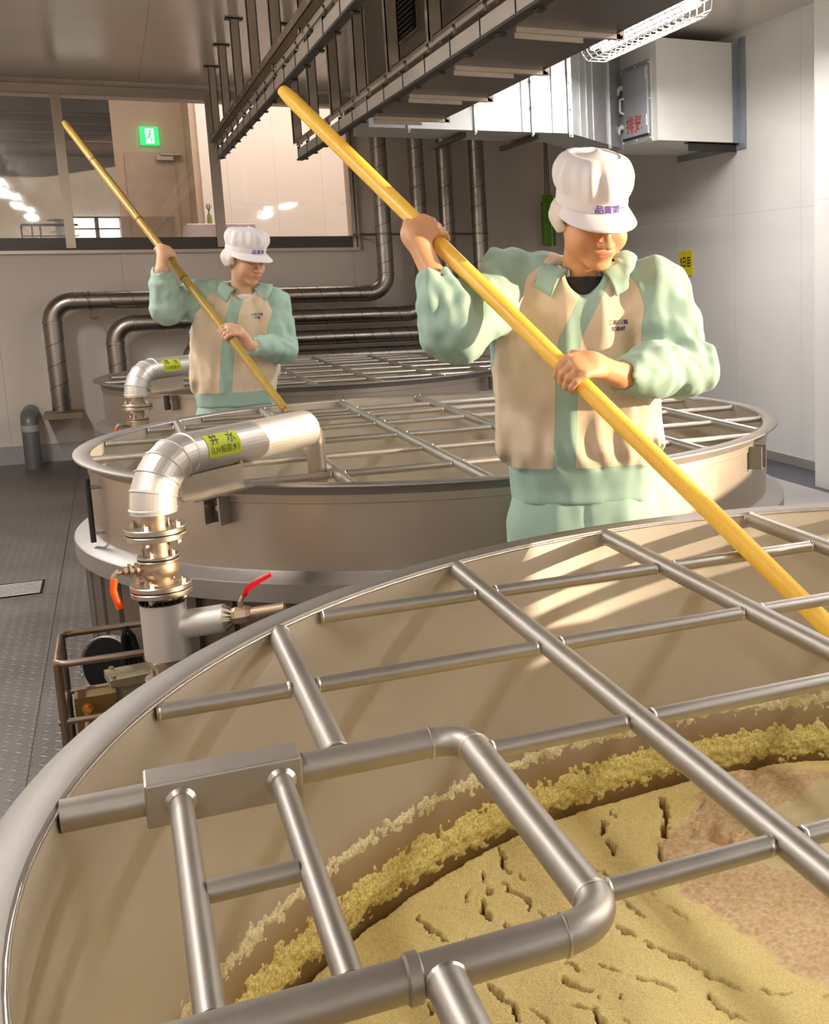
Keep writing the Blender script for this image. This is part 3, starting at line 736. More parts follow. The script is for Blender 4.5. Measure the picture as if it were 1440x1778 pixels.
for x in (1.9, 2.96): MB().box((x-0.01, YP+0.07, 1.72), (x+0.01, YB-0.002, 1.742)).build('wall_bracket', M['angle'], rod, smooth=False)
pb = MB()
for i, z in enumerate((1.247, 1.068, 0.897)):
    pass
MB().tube([(-0.15, YP+0.02, 1.18), (-0.15, YP+0.02, 1.12), (-0.12, YP+0.02, 1.11), (-0.12, YB-0.003, 1.11)], 0.008, 8).build('bracket_hook', M['angle'], A_)
MB().lathe([(0.066, -0.008), (0.071, -0.008), (0.071, 0.008), (0.066, 0.008)], (-0.15, YP, 1.247), (1, 0, 0), 28).build('clamp_ring', M['angle'], A_)
# short stub pipe at far left
st = empty('floor_stub_pipe', (-0.642, YP, 0), 'short grey stub pipe rising from the floor at far left and bending into the wall', 'pipe')
MB().tube(rounded([(-0.642, YP, 0.0), (-0.642, YP, 0.40), (-0.642, YB-0.002, 0.40)], 0.07, 8), 0.058, 24).build('stub_tube', plain('grey_pvc', lin(110, 112, 114), 0.4, 0.2), st, angle=60)
MB().lathe([(0.058, -0.025), (0.061, -0.023), (0.061, 0.023), (0.058, 0.025)], (-0.642, YP, 0.31), seg=24).build('pale_band', plain('pale_band', lin(170, 168, 164), 0.5), st)

# ------------------------------------------------------------------ ducts near the ceiling
du = empty('exhaust_duct', (3.0, 7.2, 2.21), 'large galvanised exhaust duct running along the back and into the right wall', 'duct')
z0, z1 = 2.212, 2.84
def prism(poly, z0, z1):
    n = len(poly); V = [(x, y, z) for z in (z0, z1) for x, y in poly]
    return MB().add(V, [tuple(range(n-1, -1, -1)), tuple(range(n, 2*n))]+[(i, (i+1) % n, n+(i+1) % n, n+i) for i in range(n)])
prism([(1.40, 6.835), (2.60, 6.805), (2.60, 7.30), (1.40, 7.30)], z0, z1).build('straight_run', M['galv'], du, smooth=False)
prism([(2.60, 6.805), (3.075, 7.325), (3.075, 7.85), (2.60, 7.30)], z0, z1).build('mitred_bend', M['galv'], du, smooth=False)
prism([(3.075, 7.325), (3.265, 7.545), (3.265, 7.85), (3.075, 7.85)], z0, z1).build('short_run', M['galv'], du, smooth=False)
prism([(3.262, 6.957), (XR-0.004, 6.957), (XR-0.004, 7.85), (3.262, 7.85)], z0-0.004, z1).build('plenum_box', M['galv_box'], du, smooth=False)
# joint flanges between duct sections
for x, y, ang in ((2.01, 6.823, 0.0), (2.36, 6.814, 0.0), (2.60, 6.80, 0.0), (3.085, 7.335, 0.83), (1.62, 6.83, 0.0)):
    jf = MB(); wv_ = 0.012 if x in (2.60,) or ang else 0.004
    c, s_ = math.cos(ang), math.sin(ang)
    jf.obox((x, y-0.006, (z0+z1)/2-0.01), (wv_*c, wv_*s_, 0), (0.010*s_, -0.010*c, 0), (0, 0, (z1-z0)/2+0.015))
    jo = jf.build('joint_flange', M['galv'], du, smooth=False)
    for zz in (z0+0.0, z0+0.15, z0+0.3, z0+0.45): MB().cyl((x+0.012*s_, y-0.018, zz-0.01), (s_*0.5, -1, 0), 0.008, 0.012, 8).build('bolt', M['alu'], jo)
# vertical stiffening folds on the straight run
for x, y in ((2.30, 6.812), (2.49, 6.805), (2.72, 6.93), (2.80, 7.02), (2.88, 7.11)): MB().tube([(x, y, z0), (x, y, z1)], 0.004, 6).build('sheet_fold', M['galv'], du)
wf = MB(); wf.box((XR-0.012, 6.87, 2.163), (XR, 6.957, 2.87)); wf.box((XR-0.012, 6.957, 2.163), (XR, 7.90, z0-0.004))
wf.obox((XR-0.030, 6.951, 2.52), (0.028, 0, 0), (0, 0.006, 0), (0, 0, 0.315))
wf.build('wall_flange', plain('bluish_flange', lin(150, 156, 166), 0.4, 0.5), du, smooth=False)
ag = MB(); ag.box((3.50, 6.995, 2.150), (XR-0.012, 7.003, 2.206)); ag.box((3.50, 6.995, 2.200), (XR-0.012, 7.06, 2.206)); ag.build('support_angle', M['rail_dark'], du, smooth=False)
for x_ in (2.40, 1.95): MB().box((x_, 6.90, 2.18), (x_+0.03, 7.6, 2.208)).build('support_bar', M['rail_dark'], du, smooth=False)
# access door on the left face of the plenum box
ad = MB().box((3.252, 7.035, 2.215), (3.262, 7.505, 2.725)).build('door_frame', M['galv'], du, smooth=False)
dl = MB().box((3.243, 7.075, 2.265), (3.253, 7.470, 2.690)).build('access_door', steel('door_sheet', lin(196, 198, 206), 0.45, (1, 1, 1), 0.05, metal=0.35), du, smooth=False)
dk = MB(); dk.box((3.238, 7.07, 2.255), (3.254, 7.475, 2.265)); dk.build('door_gasket', M['rail_dark'], dl, smooth=False)
hd = MB(); hd.tube(rounded([(3.243, 7.455, 2.53), (3.215, 7.455, 2.52), (3.215, 7.455, 2.44), (3.243, 7.455, 2.43)], 0.012, 4), 0.008, 10); hd.build('door_handle', M['white'], dl)
for zz in (2.60, 2.345):
    la = MB(); la.cyl((3.243, 7.475, zz), (-1, 0, 0), 0.018, 0.02, 14, 0.003); la.tube([(3.226, 7.478, zz+0.005), (3.214, 7.495, zz-0.045)], [0.010, 0.013], 10); la.build('door_latch', M['white'], dl)
for zz in (2.64, 2.35):
    MB().tube([(3.240, 7.078, zz-0.035), (3.240, 7.078, zz+0.035)], 0.007, 8).build('hinge', M['galv'], dl)
for yy, zz in ((7.05, 2.705), (7.27, 2.708), (7.49, 2.70), (7.05, 2.235), (7.27, 2.238), (7.49, 2.24), (7.05, 2.48)): MB().cyl((3.252, yy, zz), (-1, 0, 0), 0.006, 0.006, 8).build('screw', M['white'], ad)
text_obj('lettering', '排気', 0.115, lambda x, y, z: (3.2415, 7.285-x, 2.335+y), M['red_text'], dl, sx=1.15, offset=0.0015)

# dull dark overhead duct running towards the camera
hood = empty('overhead_duct', (1.53, 3.2, 2.21), 'dull grey overhead duct with cross straps running towards the camera', 'duct')
MB().box((1.335, -1.85, 2.215), (1.722, 6.46, CEIL-0.003)).build('duct_body', M['duct_dark'], hood, smooth=False)
for i, y in enumerate((6.40, 5.60, 4.80, 4.00, 3.2, 2.4)):
    sp = MB(); sp.box((1.345, y, 2.198), (1.745, y+0.030, 2.216)); sp.box((1.345, y+0.022, 2.18), (1.60, y+0.030, 2.2)); sb_ = sp.build('cross_strap', M['rail'], hood, smooth=False)
    e_ = MB(); e_.box((1.722, y, 2.195), (1.752, y+0.006, 2.235)); e_.cyl((1.737, y+0.001, 2.214), (0, -1, 0), 0.005, 0.006, 8); e_.build('strap_end', M['alu'], sb_, smooth=False)
lv = MB(); lv.box((1.325, 5.30, 2.45), (1.337, 5.70, 2.70)); lo_ = lv.build('louvre_frame', M['alu'], hood, smooth=False)
ls = MB()
for k in range(11): ls.obox((1.318, 5.50, 2.465+k*0.022), (0.006, 0, 0.004), (0, 0.185, 0), (-0.002, 0, 0.003))
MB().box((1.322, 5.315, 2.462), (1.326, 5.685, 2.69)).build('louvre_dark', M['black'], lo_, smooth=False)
ls.build('louvre_blades', M['rail_dark'], lo_, smooth=False)

# ------------------------------------------------------------------ hanging rails
def rail(x, y1, z, y0, dy, label, extra_angle=False):
    t = empty('hanging_rail', (x, (y0+y1)/2, z), label, 'overhead rail', 'overhead rails above the tanks')
    ch = MB(); ch.box((x-0.006, y0, z+0.012), (x+0.006, y1, z+0.066)); ch.build('lower_plates', M['rail'], t, smooth=False)
    yy = y1-0.02
    while yy > y0: MB().box((x-0.009, yy-0.004, z+0.010), (x+0.009, yy, z+0.082)).build('plate_joint', M['rail_dark'], t, smooth=False); yy -= 0.36
    lo = MB(); lo.box((x-0.014, y0, z), (x+0.022, y1, z+0.010)); lo.box((x+0.010, y0, z+0.010), (x+0.022, y1, z+0.03)); lo.build('rubber_edge', M['rail_dark'], t, smooth=False)
    up = MB(); up.box((x-0.010, y0, z+0.088), (x-0.003, y1, z+0.122)); up.box((x-0.010, y0, z+0.118), (x+0.025, y1, z+0.122)); up.build('upper_bar', M['rail'], t, smooth=False)
    yy = y1-0.10
    while yy > y0: MB().box((x-0.013, yy-0.012, z+0.075), (x-0.002, yy+0.006, z+0.10)).cyl((x-0.010, yy, z+0.100), (-1, 0, 0), 0.006, 0.008, 6).build('rail_bolt', M['angle'], t, smooth=False); yy -= 0.36
    yy = y1-0.15
    while yy > y0: MB().box((x+0.004, yy-0.03, z-0.007), (x+0.030, yy+0.01, z)).build('clip', M['rail_dark'], t, smooth=False); yy -= 0.36
    if extra_angle:
        an = MB(); an.box((x-0.052, y0, z+0.118), (x-0.012, y1+0.02, z+0.124)); an.box((x-0.054, y0, z+0.118), (x-0.048, y1+0.02, z+0.155)); an.build('angle_iron', M['angle'], t, smooth=False)
        yy = y1-0.3
        while yy > y0: MB().cyl((x-0.054, yy, z+0.136), (-1, 0, 0), 0.006, 0.003, 8).build('rivet', M['white'], t); yy -= 0.40
    yy = y1-(0.0 if extra_angle else 0.0)
    while yy > y0:
        pz = z+0.10
        q = MB(); q.box((x-0.026, yy-0.020, pz), (x+0.026, yy-0.015, CEIL-0.006)); q.box((x-0.026, yy-0.020, pz), (x-0.021, yy+0.020, CEIL-0.006)); q.box((x+0.021, yy-0.020, pz), (x+0.026, yy+0.020, CEIL-0.006))
        po = q.build('hanger_post', M['rail'], t, smooth=False)
        MB().box((x-0.05, yy-0.035, CEIL-0.008), (x+0.05, yy+0.035, CEIL)).build('ceiling_plate', M['rail_dark'], po, smooth=False)
        yy -= dy
    return t
rail(0.812, 9.344, 2.254, -1.8, 0.85, 'left overhead rail, with a brown angle iron along its left side', True)
rail(1.133, 7.69, 2.100, -1.8, 0.68, 'right overhead rail, beside the dull overhead duct')
# ------------------------------------------------------------------ tube lamps with wire guards
def lamp(x, y, z, label, L=1.30):
    t = empty('tube_lamp', (x, y, z), label, 'ceiling lamp', 'caged tube lamps')
    y0, y1 = y-L/2, y+L/2
    MB().box((x-0.05, y0+0.02, z+0.055), (x+0.05, y1-0.02, z+0.085)).build('lamp_tray', M['white'], t, smooth=False)
    for yy in (y0+0.15, y1-0.15): MB().tube([(x, yy, z+0.08), (x, yy, CEIL)], 0.008, 8).build('suspension', M['alu'], t)
    for dx in (-0.035, 0.035):
        tb_ = MB().tube([(x+dx, y0+0.03, z+0.030), (x+dx, y1-0.03, z+0.030)], 0.014, 12).build('lit_tube', M['tube_on'], t)
    g_ = MB(); rw_ = 0.0032
    prof = [(-0.095, 0.055), (-0.090, 0.0), (-0.055, -0.038), (0.055, -0.038), (0.090, 0.0), (0.095, 0.055)]
    n = 16
    for k in range(n+1):
        yy = y0+(y1-y0)*k/n; g_.tube([(x+a, yy, z+b_) for a, b_ in prof], rw_, 6)
    for a, b_ in prof+[(0.0, -0.038)]: g_.tube([(x+a, y0, z+b_), (x+a, y1, z+b_)], rw_, 6)
    g_.tube([(x-0.075, y0, z-0.02), (x-0.075, y1, z-0.02)], rw_, 6); g_.tube([(x+0.075, y0, z-0.02), (x+0.075, y1, z-0.02)], rw_, 6)
    g_.build('wire_guard', M['wire'], t, angle=80)
    return t
for i, (lx, ly, lz, lw) in enumerate(LAMPS):
    lamp(lx, ly, lz, ['bright tube lamp in a white wire guard beside the exhaust duct',
                      'second tube lamp of the right row, nearer than the one by the duct', 'third tube lamp of the right row, beside the nearest tank', 'last tube lamp of the right row, behind the camera',
                      'first tube lamp of the left row, nearest the gallery window', 'second tube lamp of the left row, beside the middle tank', 'third tube lamp of the left row, beside the nearest tank',
                      'last tube lamp of the left row, behind the camera'][i])
# ------------------------------------------------------------------ hoist and sign on the right
ho = empty('chain_hoist', (3.60, 10.06, 1.5), 'green chain hoist hanging below the duct in the back right corner', 'hoist')
gx, gy = 3.60, 10.05
MB().box((gx-0.055, gy-0.05, 1.62), (gx+0.055, gy+0.05, 2.02)).build('hoist_body', M['green_box'], ho, smooth=False).modifiers.new('b', 'BEVEL').width = 0.015
MB().box((gx-0.04, gy-0.035, 2.02), (gx+0.04, gy+0.035, 2.07)).build('hoist_head', M['green_box'], ho, smooth=False)
for dx in (-0.02, 0.0, 0.02): MB().tube([(gx+dx, gy, 2.05), (gx+dx*0.3, gy, 2.88)], 0.004, 6).build('hoist_chain', M['chain'], ho)
MB().tube([(gx+0.01, gy-0.055, 2.0), (gx+0.01, gy-0.055, 1.35)], 0.004, 6).build('hand_chain', M['alu'], ho)
MB().box((gx-0.05, gy-0.3, 2.86), (gx+0.05, gy+0.2, CEIL)).build('ceiling_bracket', M['rail_dark'], ho, smooth=False)
sg = empty('day_sign', (XR-0.003, 7.81, 1.43), 'small yellow sign with black lettering on the right wall', 'sign')
MB().box((XR-0.006, 7.700, 1.338), (XR-0.001, 7.922, 1.520)).build('sign_plate', M['sign_y'], sg, smooth=False)
text_obj('lettering', '5日目', 0.083, lambda x, y, z: (XR-0.0075, 7.81-x, 1.432+y), M['sign_k'], sg, sx=0.85, offset=0.002)
# ------------------------------------------------------------------ drain grate in the left floor
gr = empty('drain_grate', (-0.6, 5.95, 0.0), 'small slotted steel drain grate in the floor at far left', 'drain grate')
MB().box((-0.83, 5.80, 0.0), (-0.405, 6.07, 0.003)).build('grate_frame_shade', M['black'], gr, smooth=False)  # black frame plate; also paints the shade in the gaps between bars
gs = MB()
for k in range(8): gs.box((-0.82, 5.818+k*0.031, 0.003), (-0.625, 5.818+k*0.031+0.013, 0.004)); gs.box((-0.600, 5.818+k*0.031, 0.003), (-0.415, 5.818+k*0.031+0.013, 0.004))
gs.build('grate_bars', plain('bright_grate', lin(226, 222, 218), 0.35, 0.2), gr, smooth=False)
fs = MB(); fs.box((-0.343, 1.0, 0.0), (-0.339, YB-0.02, 0.0012)); fs.build('floor_joint', M['rail_dark'], None, smooth=False); struct([o for o in bpy.data.objects if o.name == 'floor_joint'][0])

# ------------------------------------------------------------------ insulated water pipes with valves
M['lag'] = steel('lagging_sheet', lin(222, 216, 210), 0.40, (1, 1, 1), 0.04, bscale=14, bmp=0.01, metal=0.75)
M['cast'] = steel('cast_valve', lin(176, 156, 134), 0.42, (1, 1, 1), 0.2, bscale=120, bmp=0.2)
M['flange'] = steel('flange_steel', lin(200, 188, 172), 0.3, (1, 1, 1), 0.1)
M['orange'] = plain('orange_handle', lin(245, 84, 16), 0.35, var=0.03)
M['redh'] = plain('red_handle', lin(196, 14, 24), 0.3, var=0.03)
M['label_y'] = plain('yellow_green_label', lin(206, 222, 20), 0.5, var=0.02)
def water_pipe(label):
    ax, ay = 0.045, 3.165; R = 0.0555; ZH = 0.925
    t = empty('insulated_water_pipe', (ax, ay, 0), label, 'pipe', 'insulated water pipes over the tank rims')
    dv = Vector((0.707, 0.707, 0)); st = Vector((ax, ay, 0))
    # mitred elbow of cut segments
    bend = 0.12; nseg = 5
    c = Vector((ax, ay, ZH-bend))+dv*bend
    pts = [c+(-dv*math.cos(a)+Vector((0, 0, 1))*math.sin(a))*bend for a in [math.pi/2*(k/nseg) for k in range(nseg+1)]]
    mb = MB().tube([Vector((ax, ay, 0.795))]+pts+[Vector((ax, ay, ZH))+dv*0.62], R, 36)
    mb.build('lagging', M['lag'], t, angle=9)
    bd = MB()
    for k, p in enumerate(pts):
        a = math.pi/2*k/nseg; d = dv*math.sin(a)+Vector((0, 0, 1))*math.cos(a)
        bd.lathe([(R-0.001, -0.004), (R+0.0022, -0.002), (R+0.0022, 0.002), (R-0.001, 0.004)], p, tuple(d), 36)
    bd.build('lagging_seam', M['lag'], t)
    e = Vector((ax, ay, ZH))+dv*0.62
    MB().lathe([(R, -0.002), (R, 0.004), (0.028, 0.016)], e, tuple(dv), 36).build('end_cap', M['lag'], t)
    MB().tube(rounded([e, e+dv*0.052, e+dv*0.052+Vector((0, 0, -0.33))], 0.045, 8), 0.0285, 24).build('outlet_spout', M['flange'], t, angle=60)
    # yellow label on the side facing the camera
    sd = Vector((dv.y, -dv.x, 0))
    def lab(u, v, r):
        a = math.radians(18)+v/R; q = Vector((ax, ay, ZH))+dv*(0.215+u)
        return q+(sd*math.cos(a)+Vector((0, 0, 1))*math.sin(a))*r
    m = MB(); n = 10; V = [lab(-0.062+0.124*i, -0.032+0.064*k/n, R+0.0012) for i in (0, 1) for k in range(n+1)]
    m.add(V, [(k, k+1, n+1+k+1, n+1+k) for k in range(n)]); lb = m.build('pipe_label', M['label_y'], t)
    text_obj('lettering', '井   水', 0.034, lambda x, y, z: tuple(lab(x, y+0.014, R+0.0020)), M['sign_k'], lb, offset=0.0002)
    text_obj('lettering', '（UV殺菌水）', 0.0215, lambda x, y, z: tuple(lab(x, y-0.015, R+0.0020)), M['sign_k'], lb)
    # flanges and valve
    def fl(z0_, z1_, r, nb, name='flange'):
        m = MB(); g = (z0_+z1_)/2; m.cyl((ax, ay, z0_), (0, 0, 1), r, (z1_-z0_)/2-0.0015, 40, 0.002); m.cyl((ax, ay, g+0.0015), (0, 0, 1), r, (z1_-z0_)/2-0.0015, 40, 0.002)
        o = m.build(name, M['flange'], t); MB().cyl((ax, ay, g-0.0016), (0, 0, 1), r*0.97, 0.0032, 40).build('gasket', M['black'], o)
        for k in range(nb):
            a = 2*math.pi*(k+0.5)/nb+0.3; x, y = ax+math.cos(a)*r*0.76, ay+math.sin(a)*r*0.76
            b_ = MB(); b_.cyl((x, y, z1_), (0, 0, 1), r*0.135, 0.011, 6); b_.cyl((x, y, z0_-0.010), (0, 0, 1), r*0.12, 0.010, 6); b_.cyl((x, y, z0_-0.014), (0, 0, 1), r*0.06, 0.03+z1_-z0_, 10); b_.build('bolt', M['flange'], o, smooth=False)
        return o
    fl(0.728, 0.760, 0.073, 4); fl(0.582, 0.612, 0.073, 4); fl(0.668, 0.686, 0.050, 4)
    MB().cyl((ax, ay, 0.760), (0, 0, 1), 0.032, 0.04, 24).build('pipe_stub', M['cast'], t)
    MB().lathe([(0.0001, 0.612), (0.040, 0.612), (0.030, 0.622), (0.044, 0.633), (0.049, 0.647), (0.046, 0.662), (0.046, 0.668)], (ax, ay, 0), seg=32).build('valve_body', M['cast'], t)
    MB().cyl((ax, ay, 0.686), (0, 0, 1), 0.031, 0.043, 24).build('valve_neck', M['cast'], t)
    text_obj('raised_lettering', 'SCS', 0.020, lambda x, y, z: (ax+math.sin(-0.25+x/0.05)*(0.0492+z), ay-math.cos(-0.25+x/0.05)*(0.0492+z), 0.648+y), M['flange'], t, extrude=0.0012)
    sl = MB(); b0 = Vector((ax, ay, 0.655)); d = Vector((-0.93, -0.2, 0)).normalized()
    sl.cyl(b0+d*0.040, tuple(d), 0.018, 0.016, 20); sl.cyl(b0+d*0.056, tuple(d), 0.012, 0.014, 16); sl.cyl(b0+d*0.066, tuple(d), 0.019, 0.006, 6); sl.cyl(b0+d*0.076, tuple(d), 0.014, 0.008, 6); sl.cyl(b0+d*0.040, tuple(d), 0.007, 0.060, 12)
    so_ = sl.build('valve_stem', M['cast'], t)
    q = b0+d*0.094
    hp_ = [q+Vector((0.0, 0, 0.006)), q+Vector((-0.012, 0, -0.008)), q+Vector((-0.018, 0, -0.045)), q+Vector((-0.006, 0, -0.092))]
    MB().tube(hp_[:2]+[hp_[1].lerp(hp_[2], 0.3)], [0.007, 0.008, 0.008], 10).build('lever_root', M['flange'], so_)
    MB().tube([hp_[1].lerp(hp_[2], 0.15), hp_[2], hp_[3]], [0.0085, 0.0085, 0.0095], 12).build('orange_lever', M['orange'], so_)
    # lower lagging with a side branch and red-handled valve
    MB().tube([(ax, ay, 0.415), (ax, ay, 0.560)], 0.0555, 36).build('lower_lagging', M['lag'], t)
    fo = MB()
    for k in range(22):
        a = 2*math.pi*k/22; fo.obox((ax+math.cos(a)*0.045, ay+math.sin(a)*0.045, 0.564), (math.cos(a+0.7)*0.012, math.sin(a+0.7)*0.012, 0.003), (-math.sin(a)*0.0012, math.cos(a)*0.0012, 0), (0, 0, 0.006))
    fo.build('foil_fringe', M['chain'], t, smooth=False)
    MB().cyl((ax, ay, 0.0), (0, 0, 1), 0.030, 0.59, 20).build('riser', M['cast'], t)
    MB().lathe([(0.0555, 0.415), (0.045, 0.405), (0.03, 0.398)], (ax, ay, 0), seg=30).build('lagging_end', M['flange'], t)
    fl(0.34, 0.365, 0.060, 4)
    bd_ = Vector((0.93, -0.28, 0.10)).normalized(); o1 = Vector((ax, ay, 0.492))
    bo = MB().tube([o1+bd_*0.02, o1+bd_*0.150], 0.037, 28).build('branch_lagging', M['lag'], t)
    fm_ = MB()
    for k in range(18):
        a = 2*math.pi*k/18; u_ = bd_.cross(Vector((0, 0, 1))).normalized(); w_ = bd_.cross(u_)
        r1 = (u_*math.cos(a)+w_*math.sin(a)); fm_.add([o1+bd_*0.148+r1*0.038, o1+bd_*0.148+(u_*math.cos(a+0.35)+w_*math.sin(a+0.35))*0.038, o1+bd_*0.170+(u_*math.cos(a+0.30)+w_*math.sin(a+0.30))*0.018, o1+bd_*(0.162+0.006*(k % 2))+r1*0.022], [(0, 1, 2, 3)])
    fm_.build('branch_end', M['flange'], bo, smooth=False)
    MB().tube([o1+bd_*0.14, o1+bd_*0.30], 0.016, 18).build('branch_pipe', M['cast'], t)
    bv = MB().tube([o1+bd_*0.168, o1+bd_*0.178, o1+bd_*0.205, o1+bd_*0.215], [0.020, 0.024, 0.024, 0.020], 8).build('small_valve', M['cast'], t, smooth=False)
    v0 = o1+bd_*0.190; MB().tube([v0, v0+Vector((0, 0, 0.036))], 0.008, 10).build('valve_spindle', M['cast'], bv)
    v1 = v0+Vector((0, 0, 0.036))
    MB().tube([v1, v1+Vector((0.010, -0.002, 0.018)), v1+Vector((0.018, -0.004, 0.026))], 0.006, 10).build('lever_root', M['flange'], bv)
    MB().tube([v1+Vector((0.010, -0.002, 0.016)), v1+Vector((0.020, -0.004, 0.034)), v1+Vector((0.048, -0.01, 0.052)), v1+Vector((0.078, -0.02, 0.068))], [0.008, 0.0085, 0.008, 0.006], 12).build('red_lever', M['redh'], bv)
    # channel bracket carrying the horizontal run on the rim
    k0 = st+dv*0.145; z_ = Vector((0, 0, 1))
    cm = MB(); L0, L1 = 0.10, 0.335; mid = st+dv*((L0+L1)/2)
    cm.obox(mid+sd*0.002+z_*0.838, dv*((L1-L0)/2), sd*0.003, z_*0.036)
    cm.obox(mid+sd*0.018+z_*0.872, dv*((L1-L0)/2), sd*0.022, z_*0.003); cm.obox(mid+sd*0.018+z_*0.804, dv*((L1-L0)/2), sd*0.022, z_*0.003)
    cm.obox(mid-sd*0.018+z_*0.872, dv*((L1-L0)/2), sd*0.022, z_*0.003); cm.obox(mid-sd*0.018+z_*0.804, dv*((L1-L0)/2), sd*0.022, z_*0.003)
    cm.build('channel_bracket', M['flange'], t, smooth=False)
    ub = MB(); 
    for s_ in (-1, 1): ub.tube([st+dv*0.295+sd*0.03*s_+z_*0.868, st+dv*0.295+sd*0.03*s_+z_*0.893], 0.005, 8)
    ub.cyl(st+dv*0.295+sd*0.03+z_*0.875, (0, 0, 1), 0.009, 0.008, 6); ub.cyl(st+dv*0.295-sd*0.03+z_*0.875, (0, 0, 1), 0.009, 0.008, 6); ub.build('u_bolt', M['cast'], t, smooth=False)
    return t
wp = water_pipe('insulated water pipe with a yellow label at the middle tank, orange and red valve levers')
copy_tree(wp, (c3[0]-c2[0], c3[1]-c2[1], 0), 'insulated water pipe with a yellow label at the farthest tank, beside the younger worker')

# ------------------------------------------------------------------ guard cage, motor box, junction box, cables, reel
gc = empty('pipe_guard_cage', (-0.2, 3.45, 0), 'brown-grey tubular guard cage on the floor beside the lower water pipe', 'guard cage')
M['guard'] = steel('guard_tube', lin(138, 118, 104), 0.36, (1, 1, 1), 0.15)
zt, x0, yn, yf = 0.385, -0.222, 3.333, 3.63
top = rounded([(0.085, yf, zt), (x0, yf, zt), (x0, yn, zt), (0.052, yn, zt), (0.052, yn+0.10, zt-0.10)], [0.035, 0.028, 0.028], 6)
MB().tube(top, 0.0095, 14).build('top_rail', M['guard'], gc)
for yy in (yn+0.01, yf-0.03): MB().tube([(x0+0.003, yy, 0), (x0+0.003, yy, zt)], 0.0105, 14).build('post', M['guard'], gc)
MB().tube([(x0-0.01, yn+0.01, 0.223), (0.10, yn+0.01, 0.223)], 0.0085, 12).build('mid_rail', M['guard'], gc)
MB().tube([(x0, yf-0.03, 0.223), (0.10, yf-0.03, 0.223)], 0.0085, 12).build('mid_rail', M['guard'], gc)
MB().tube([(x0+0.003, yn+0.01, 0.223), (x0+0.003, yf-0.03, 0.223)], 0.0085, 12).build('mid_rail', M['guard'], gc)
mo = empty('motor_box', (-0.05, 3.50, 0), 'olive metal motor box with a flat lid inside the guard cage', 'motor box')
M['olive'] = steel('olive_metal', lin(150, 138, 108), 0.45, (1, 1, 1), 0.12, metal=0.6)
MB().box((-0.105, 3.46, 0.10), (0.03, 3.56, 0.262), rz=0.15).build('box_body', M['olive'], mo, smooth=False)
ld = MB(); ld.box((-0.112, 3.452, 0.262), (0.037, 3.568, 0.285), rz=0.15); 
lo_ = ld.build('lid', M['olive'], mo, smooth=False)
for x, y in ((-0.095, 3.46), (0.02, 3.475), (-0.1, 3.55), (0.01, 3.56)): MB().cyl((x, y, 0.285), (0, 0, 1), 0.007, 0.008, 8).build('screw', M['flange'], lo_)
MB().box((-0.12, 3.47, 0.02), (0.0, 3.56, 0.10)).build('motor_base', M['rail_dark'], mo, smooth=False)
jb = empty('junction_box', (-0.15, 3.41, 0), 'dark bronze junction box with a brass cable gland inside the guard cage', 'junction box')
M['bronze'] = steel('bronze_sheet', lin(128, 104, 66), 0.35, (1, 1, 1), 0.2)
MB().box((-0.192, 3.385, 0.165), (-0.09, 3.45, 0.268)).build('box_body', M['bronze'], jb, smooth=False)
MB().box((-0.185, 3.395, 0.0), (-0.10, 3.44, 0.165)).build('box_foot', M['rail_dark'], jb, smooth=False)
gl = MB(); gl.cyl((-0.162, 3.386, 0.238), (0, -1, 0), 0.014, 0.012, 16); gl.cyl((-0.162, 3.376, 0.238), (0, -1, 0), 0.010, 0.016, 12); gl.build('cable_gland', plain('brass', lin(220, 160, 90), 0.3, 0.9), jb)
MB().tube([(-0.162, 3.365, 0.238), (-0.164, 3.366, 0.228), (-0.168, 3.366, 0.19), (-0.172, 3.368, 0.10), (-0.17, 3.37, 0.01)], 0.0055, 10).build('cable', plain('pale_cable', lin(226, 180, 132), 0.5), jb)
cb_ = empty('black_cable_loop', (-0.03, 3.68, 0), 'black rubber cable loop hanging in front of the tank jacket', 'cable')
MB().tube([(-0.065, 3.60, 0.19), (-0.066, 3.61, 0.28), (-0.060, 3.60, 0.36), (-0.050, 3.60, 0.385), (-0.038, 3.60, 0.36), (-0.02, 3.60, 0.26), (-0.005, 3.58, 0.15), (0.0, 3.57, 0.02)], 0.0085, 12).build('cable', M['black'], cb_)
MB().tube([(-0.052, 3.59, 0.02), (-0.055, 3.60, 0.20), (-0.048, 3.615, 0.36), (-0.040, 3.612, 0.30), (-0.03, 3.59, 0.15)], 0.006, 12).build('cable', M['black'], cb_)
hr = empty('black_hose_reel', (-0.165, 3.93, 0), 'black round reel with a pale rim leaning beside the middle tank', 'reel')
rc = Vector((-0.118, 3.84, 0.205)); rn_ = Vector((-0.60, -0.78, 0.10)).normalized()
MB().lathe([(0.0001, 0.0), (0.082, 0.0), (0.090, -0.004)], rc, tuple(rn_), 40).build('reel_face', M['black'], hr)
MB().lathe([(0.090, -0.004), (0.095, 0.002), (0.098, -0.004), (0.095, -0.03), (0.0001, -0.03)], rc, tuple(rn_), 40).build('reel_rim', M['base'], hr)
MB().box((-0.15, 3.82, 0.0), (-0.10, 3.86, 0.115)).build('reel_foot', M['rail_dark'], hr, smooth=False)
